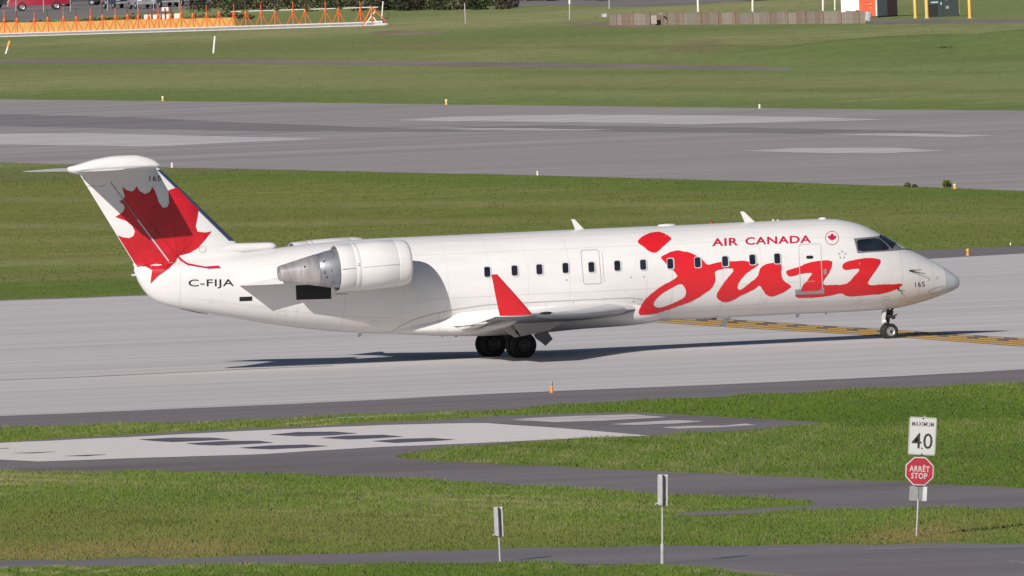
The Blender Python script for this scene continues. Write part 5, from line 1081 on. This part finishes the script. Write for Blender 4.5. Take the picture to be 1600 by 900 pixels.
# yellow barrier blocks behind the antenna
M_BARR = paint('orange_yellow_barrier', (.72, .38, .11), .6, var=.12, scale=2)
def barrier_mesh(L):
    bm = bmesh.new(); pr = [(-.24, 0), (-.24, .12), (-.13, .32), (-.10, .80), (.10, .80), (.13, .32), (.24, .12), (.24, 0)]
    loft(bm, [[(sx_ * L / 2, y, z) for y, z in pr] for sx_ in (-1, 1)]); bmesh.ops.bevel(bm, geom=bm.edges[:], offset=.015, segments=1, affect='EDGES'); return bm
edges_ = [-3, 28, 56, 70, 100, 121, 143, 162, 200, 218, 232, 250, 268, 288, 308, 330, 347, 366]
for k, (xa, xb) in enumerate(zip(edges_, edges_[1:])):
    pa, pb_ = gnd(xa, 54.2 - .0235 * xa), gnd(xb, 54.2 - .0235 * xb); d = pb_ - pa; L_ = float(np.linalg.norm(d)); c = (pa + pb_) / 2
    o = mk('barrier', barrier_mesh(L_ * .93), M_BARR, None, False); o.location = tuple(c); o.rotation_euler = (0, 0, math.atan2(d[1], d[0])); o.scale = (1, 1, random.uniform(1.12, 1.22))
    tag(o, ORD[k] + ' yellow barrier block from the left edge, behind the orange masts', 'barrier', 'yellow barrier blocks in a row')
# white cabinets among the masts
b = gnd(252, 47); s = scale_at(b); CB = empty('equipment_rack', tuple(b)); tag(CB, 'cluster of white cabinets on a dark red frame among the orange masts', 'equipment rack')
M_CAB = paint('cream_cabinet', (.72, .64, .56), .6, var=.08)
px2 = lambda x, y: ((x - 252) / s, (47 - y) / s)
for x0, x1, y0, y1 in ((226, 237, 22, 47), (240, 252, 22.5, 36), (254, 266, 22.5, 36), (254, 265, 11.5, 20), (273, 283, 22, 47), (219, 224, 30, 35)):
    (a, t), (c, bt_) = px2(x0, y0), px2(x1, y1); bm = bmesh.new(); box(bm, ((a + c) / 2, 0, (t + bt_) / 2), (c - a, .5, t - bt_), None, .03); mk('cabinet', bm, M_CAB, CB)
for x in (238, 247, 259, 268.5): (a, t), (c, bt_) = px2(x, 13), px2(x, 48); bm = bmesh.new(); tube(bm, (a, -.3, bt_), (a, -.3, t), .05, n=6); mk('frame_post', bm, paint('dark_red_frame', (.26, .05, .04), .6), CB)
for y in (18.5, 31): (a, z_), (c, _) = px2(236, y), px2(270, y); bm = bmesh.new(); tube(bm, (a, -.3, z_), (c, -.3, z_), .04, n=6); mk('frame_rail', bm, paint('dark_red_frame', (.26, .05, .04), .6), CB)
for x0, x1 in ((244, 251), (258, 265)): (a, t), (c, bt_) = px2(x0, 37), px2(x1, 47); bm = bmesh.new(); box(bm, ((a + c) / 2, .05, (t + bt_) / 2), (c - a, .3, t - bt_)); mk('pedestal', bm, M_MIDG, CB)

# parked cars
M_CGLASS = glass_dark('car_glass', (.012, .014, .018)); M_LAMP = paint('headlight_lens', (.72, .72, .70), .15); M_CHR = paint('alloy_wheel', (.55, .55, .56), .3, metal=.7, var=.2, scale=10)
def car(px, py, rz, m, label, pickup=False, light=True):
    b = gnd(px, py); o = empty('parked_car' if not pickup else 'pickup_truck', tuple(b), rz); tag(o, label, 'pickup truck' if pickup else 'car', 'vehicles in the far car park')
    if pickup: prof = [(-2.75, .45), (-2.75, 1.05), (-1.0, 1.10), (-.95, 1.12), (-.75, 1.80), (.55, 1.82), (1.15, 1.18), (2.55, 1.08), (2.75, .95), (2.75, .45)]; ax = (-1.62, 1.50); R = .40; hw = .95; gl = [(-.80, 1.20), (-.66, 1.70), (.50, 1.72), (.98, 1.20)]
    else: prof = [(-2.2, .40), (-2.22, .90), (-2.0, 1.02), (-1.35, 1.42), (.35, 1.45), (1.15, .98), (2.05, .85), (2.2, .70), (2.2, .38)]; ax = (-1.35, 1.38); R = .34; hw = .88; gl = [(-1.55, 1.02), (-1.20, 1.36), (.30, 1.38), (.90, 1.0)]
    bm = bmesh.new(); secs = []
    for y, k in ((-hw, .94), (-hw * .98, 1.0), (hw * .98, 1.0), (hw, .94)): secs.append([(x * (1 if k == 1 else .985), y if z < 1.15 else y * .82, .42 + (z - .42) * k) for x, z in prof])
    loft(bm, secs); mk('body', bm, m, o, True, 30)
    for sd in (-1, 1):
        bm = bmesh.new(); prism(bm, [(x, sd * (hw + .004 if z < 1.15 else hw * .825), z) for x, z in gl], (0, sd * .012, 0)); mk('side_window', bm, M_CGLASS, o)
        for x in ax:
            w_ = mk('wheel', wheel_mesh(R, .24, R * .62), M_TYRE, o, True, 40); mk('rim', rim_mesh(R * .62, .24, 5), M_CHR, w_, True, 40); w_.location = (x, sd * (hw - .09), R); w_.rotation_euler = (0, 0, math.pi / 2)
        bm = bmesh.new(); box(bm, (prof[-1][0] - .02, sd * (hw - .25), .80), (.10, .36, .17), None, .03); mk('headlight', bm, M_LAMP, o)
        bm = bmesh.new(); box(bm, (prof[0][0] + .02, sd * (hw - .16), .85), (.08, .2, .22), None, .02); mk('tail_light', bm, M_CRIM, o)
    bm = bmesh.new(); box(bm, (prof[-1][0] + .02, 0, .5), (.14, hw * 1.9, .2), None, .05); mk('bumper', bm, M_MIDG if not pickup else M_CHR, o)
    fw = [(prof[5][0] if pickup else .37, 1.74 if pickup else 1.40), (1.10 if pickup else 1.08, 1.22 if pickup else 1.02)]
    bm = bmesh.new(); v = [bm.verts.new((fw[0][0] + .03, -hw * .75, fw[0][1])), bm.verts.new((fw[0][0] + .03, hw * .75, fw[0][1])), bm.verts.new((fw[1][0] + .02, hw * .85, fw[1][1] + .02)), bm.verts.new((fw[1][0] + .02, -hw * .85, fw[1][1] + .02))]; bm.faces.new(v); mk('windscreen', bm, M_CGLASS, o)
    return o
M_CRED = paint('dark_red_car_paint', (.28, .010, .030), .25, coat=.5, var=.05); M_CNAVY = paint('navy_car_paint', (.030, .034, .055), .25, coat=.5); M_CBLK = paint('black_car_paint', (.014, .014, .017), .25, coat=.5); M_CSIL = paint('silver_car_paint', (.33, .34, .37), .3, metal=.4, coat=.4)
car(60, 16, math.pi + .05, M_CRED, 'dark red pickup truck parked side on at the top left corner', True)
car(-28, 15, math.pi - .2, M_CBLK, 'black car at the left edge, in front of the red pickup')
car(125, 9, -.25, M_CBLK, 'black car parked just right of the red pickup truck')
car(184, 13, -1.25, M_CNAVY, 'dark navy car with bright front lamp, facing the antenna row')
car(222, 14, -1.35, M_CSIL, 'bluish silver car parked nose towards the antenna row')
car(258, 11, -1.3, M_CBLK, 'black car behind the white cabinets')
car(292, 8, -1.3, M_CNAVY, 'navy car at the right end of the parked row')
for k, x in enumerate((25, 68, 110, 168, 215, 240, 280)):
    o = stake(x, 20 - x * .02, -20, ORD[k] + ' slender grey fence post from the left before the parked cars', M_POLEG, 1.4, 0, 'fence_post', group='fence posts before the car park')

# scrub behind the antenna and along the far road
def brush(name, spots, label, seed):
    r = np.random.default_rng(seed); Vs, Cs = [], []
    for px, py, wpx, hpx, n, cols in spots:
        b = gnd(px, py); s = scale_at(b); c = np.array([b[0], b[1], hpx / s * .42]); u = r.normal(size=(n, 3)); u /= np.linalg.norm(u, axis=1)[:, None]; P = u * r.uniform(.3, 1, (n, 1)) ** .5 * np.array([wpx / s / 2, wpx / s * .6, hpx / s * .6]) * (1 + .3 * np.sin(u[:, :1] * 6 + px) * np.cos(u[:, 2:] * 7)) + c; P[:, 2] = np.abs(P[:, 2])
        a = r.normal(size=(n, 3)); a /= np.linalg.norm(a, axis=1)[:, None]; b_ = np.cross(a, r.normal(size=(n, 3))); b_ /= np.linalg.norm(b_, axis=1)[:, None]; sz = .17 * r.uniform(.5, 1.5, (n, 1))
        Vs.append(np.stack([P - a * sz * .5, P + b_ * sz * .35, P + a * sz * .6, P - b_ * sz * .35], 1)); k = r.uniform(0, 1, (n, 1)); cl = np.array(cols[0]) * (1 - k) + np.array(cols[1]) * k; cc = np.ones((n, 4, 4)); cc[:, :, :3] = cl[:, None, :]; Cs.append(cc)
    V = np.concatenate(Vs); Cc = np.concatenate(Cs); n = len(V); me = bpy.data.meshes.new(name); me.vertices.add(4 * n); me.vertices.foreach_set('co', V.reshape(-1)); me.loops.add(4 * n); me.loops.foreach_set('vertex_index', np.arange(4 * n, dtype=np.int32)); me.polygons.add(n); me.polygons.foreach_set('loop_start', np.arange(0, 4 * n, 4, dtype=np.int32)); me.update()
    at = me.attributes.new('tint', 'FLOAT_COLOR', 'POINT'); at.data.foreach_set('color', Cc.reshape(-1).astype(np.float32)); me.materials.append(M_BLADE); o = link(bpy.data.objects.new(name, me)); tag(o, label, 'scrub', kind='stuff')
GRN = ((.025, .038, .018), (.055, .07, .03)); BRN = ((.06, .048, .038), (.12, .095, .07)); OLV = ((.04, .05, .025), (.09, .09, .045)); RUST = ((.16, .10, .05), (.26, .17, .09))
sp = []
for x in range(300, 640, 14): sp.append((x + random.uniform(-5, 5), 12 - (x - 300) * .008 + random.uniform(-2, 8), random.uniform(26, 46), random.uniform(30, 55), 500, random.choice((GRN, OLV, BRN, GRN))))
for x in range(600, 800, 13): sp.append((x + random.uniform(-5, 5), 18 - (x - 600) * .018 + random.uniform(-6, 0), random.uniform(24, 44), random.uniform(24, 44) * (1 if x < 720 else .7), 450, random.choice((GRN, BRN, BRN, OLV))))
for x in range(0, 400, 13): sp.append((x, 42 - x * .03 + random.uniform(-3, 1), random.uniform(16, 26), random.uniform(6, 11), 110, random.choice((RUST, RUST, BRN))))
for x in range(800, 960, 16): sp.append((x, 1 + random.uniform(-4, 1), random.uniform(24, 40), random.uniform(14, 24), 300, random.choice((GRN, OLV))))
brush('scrub', sp, 'dark mass of scrub and bushes behind the antenna row', 3)
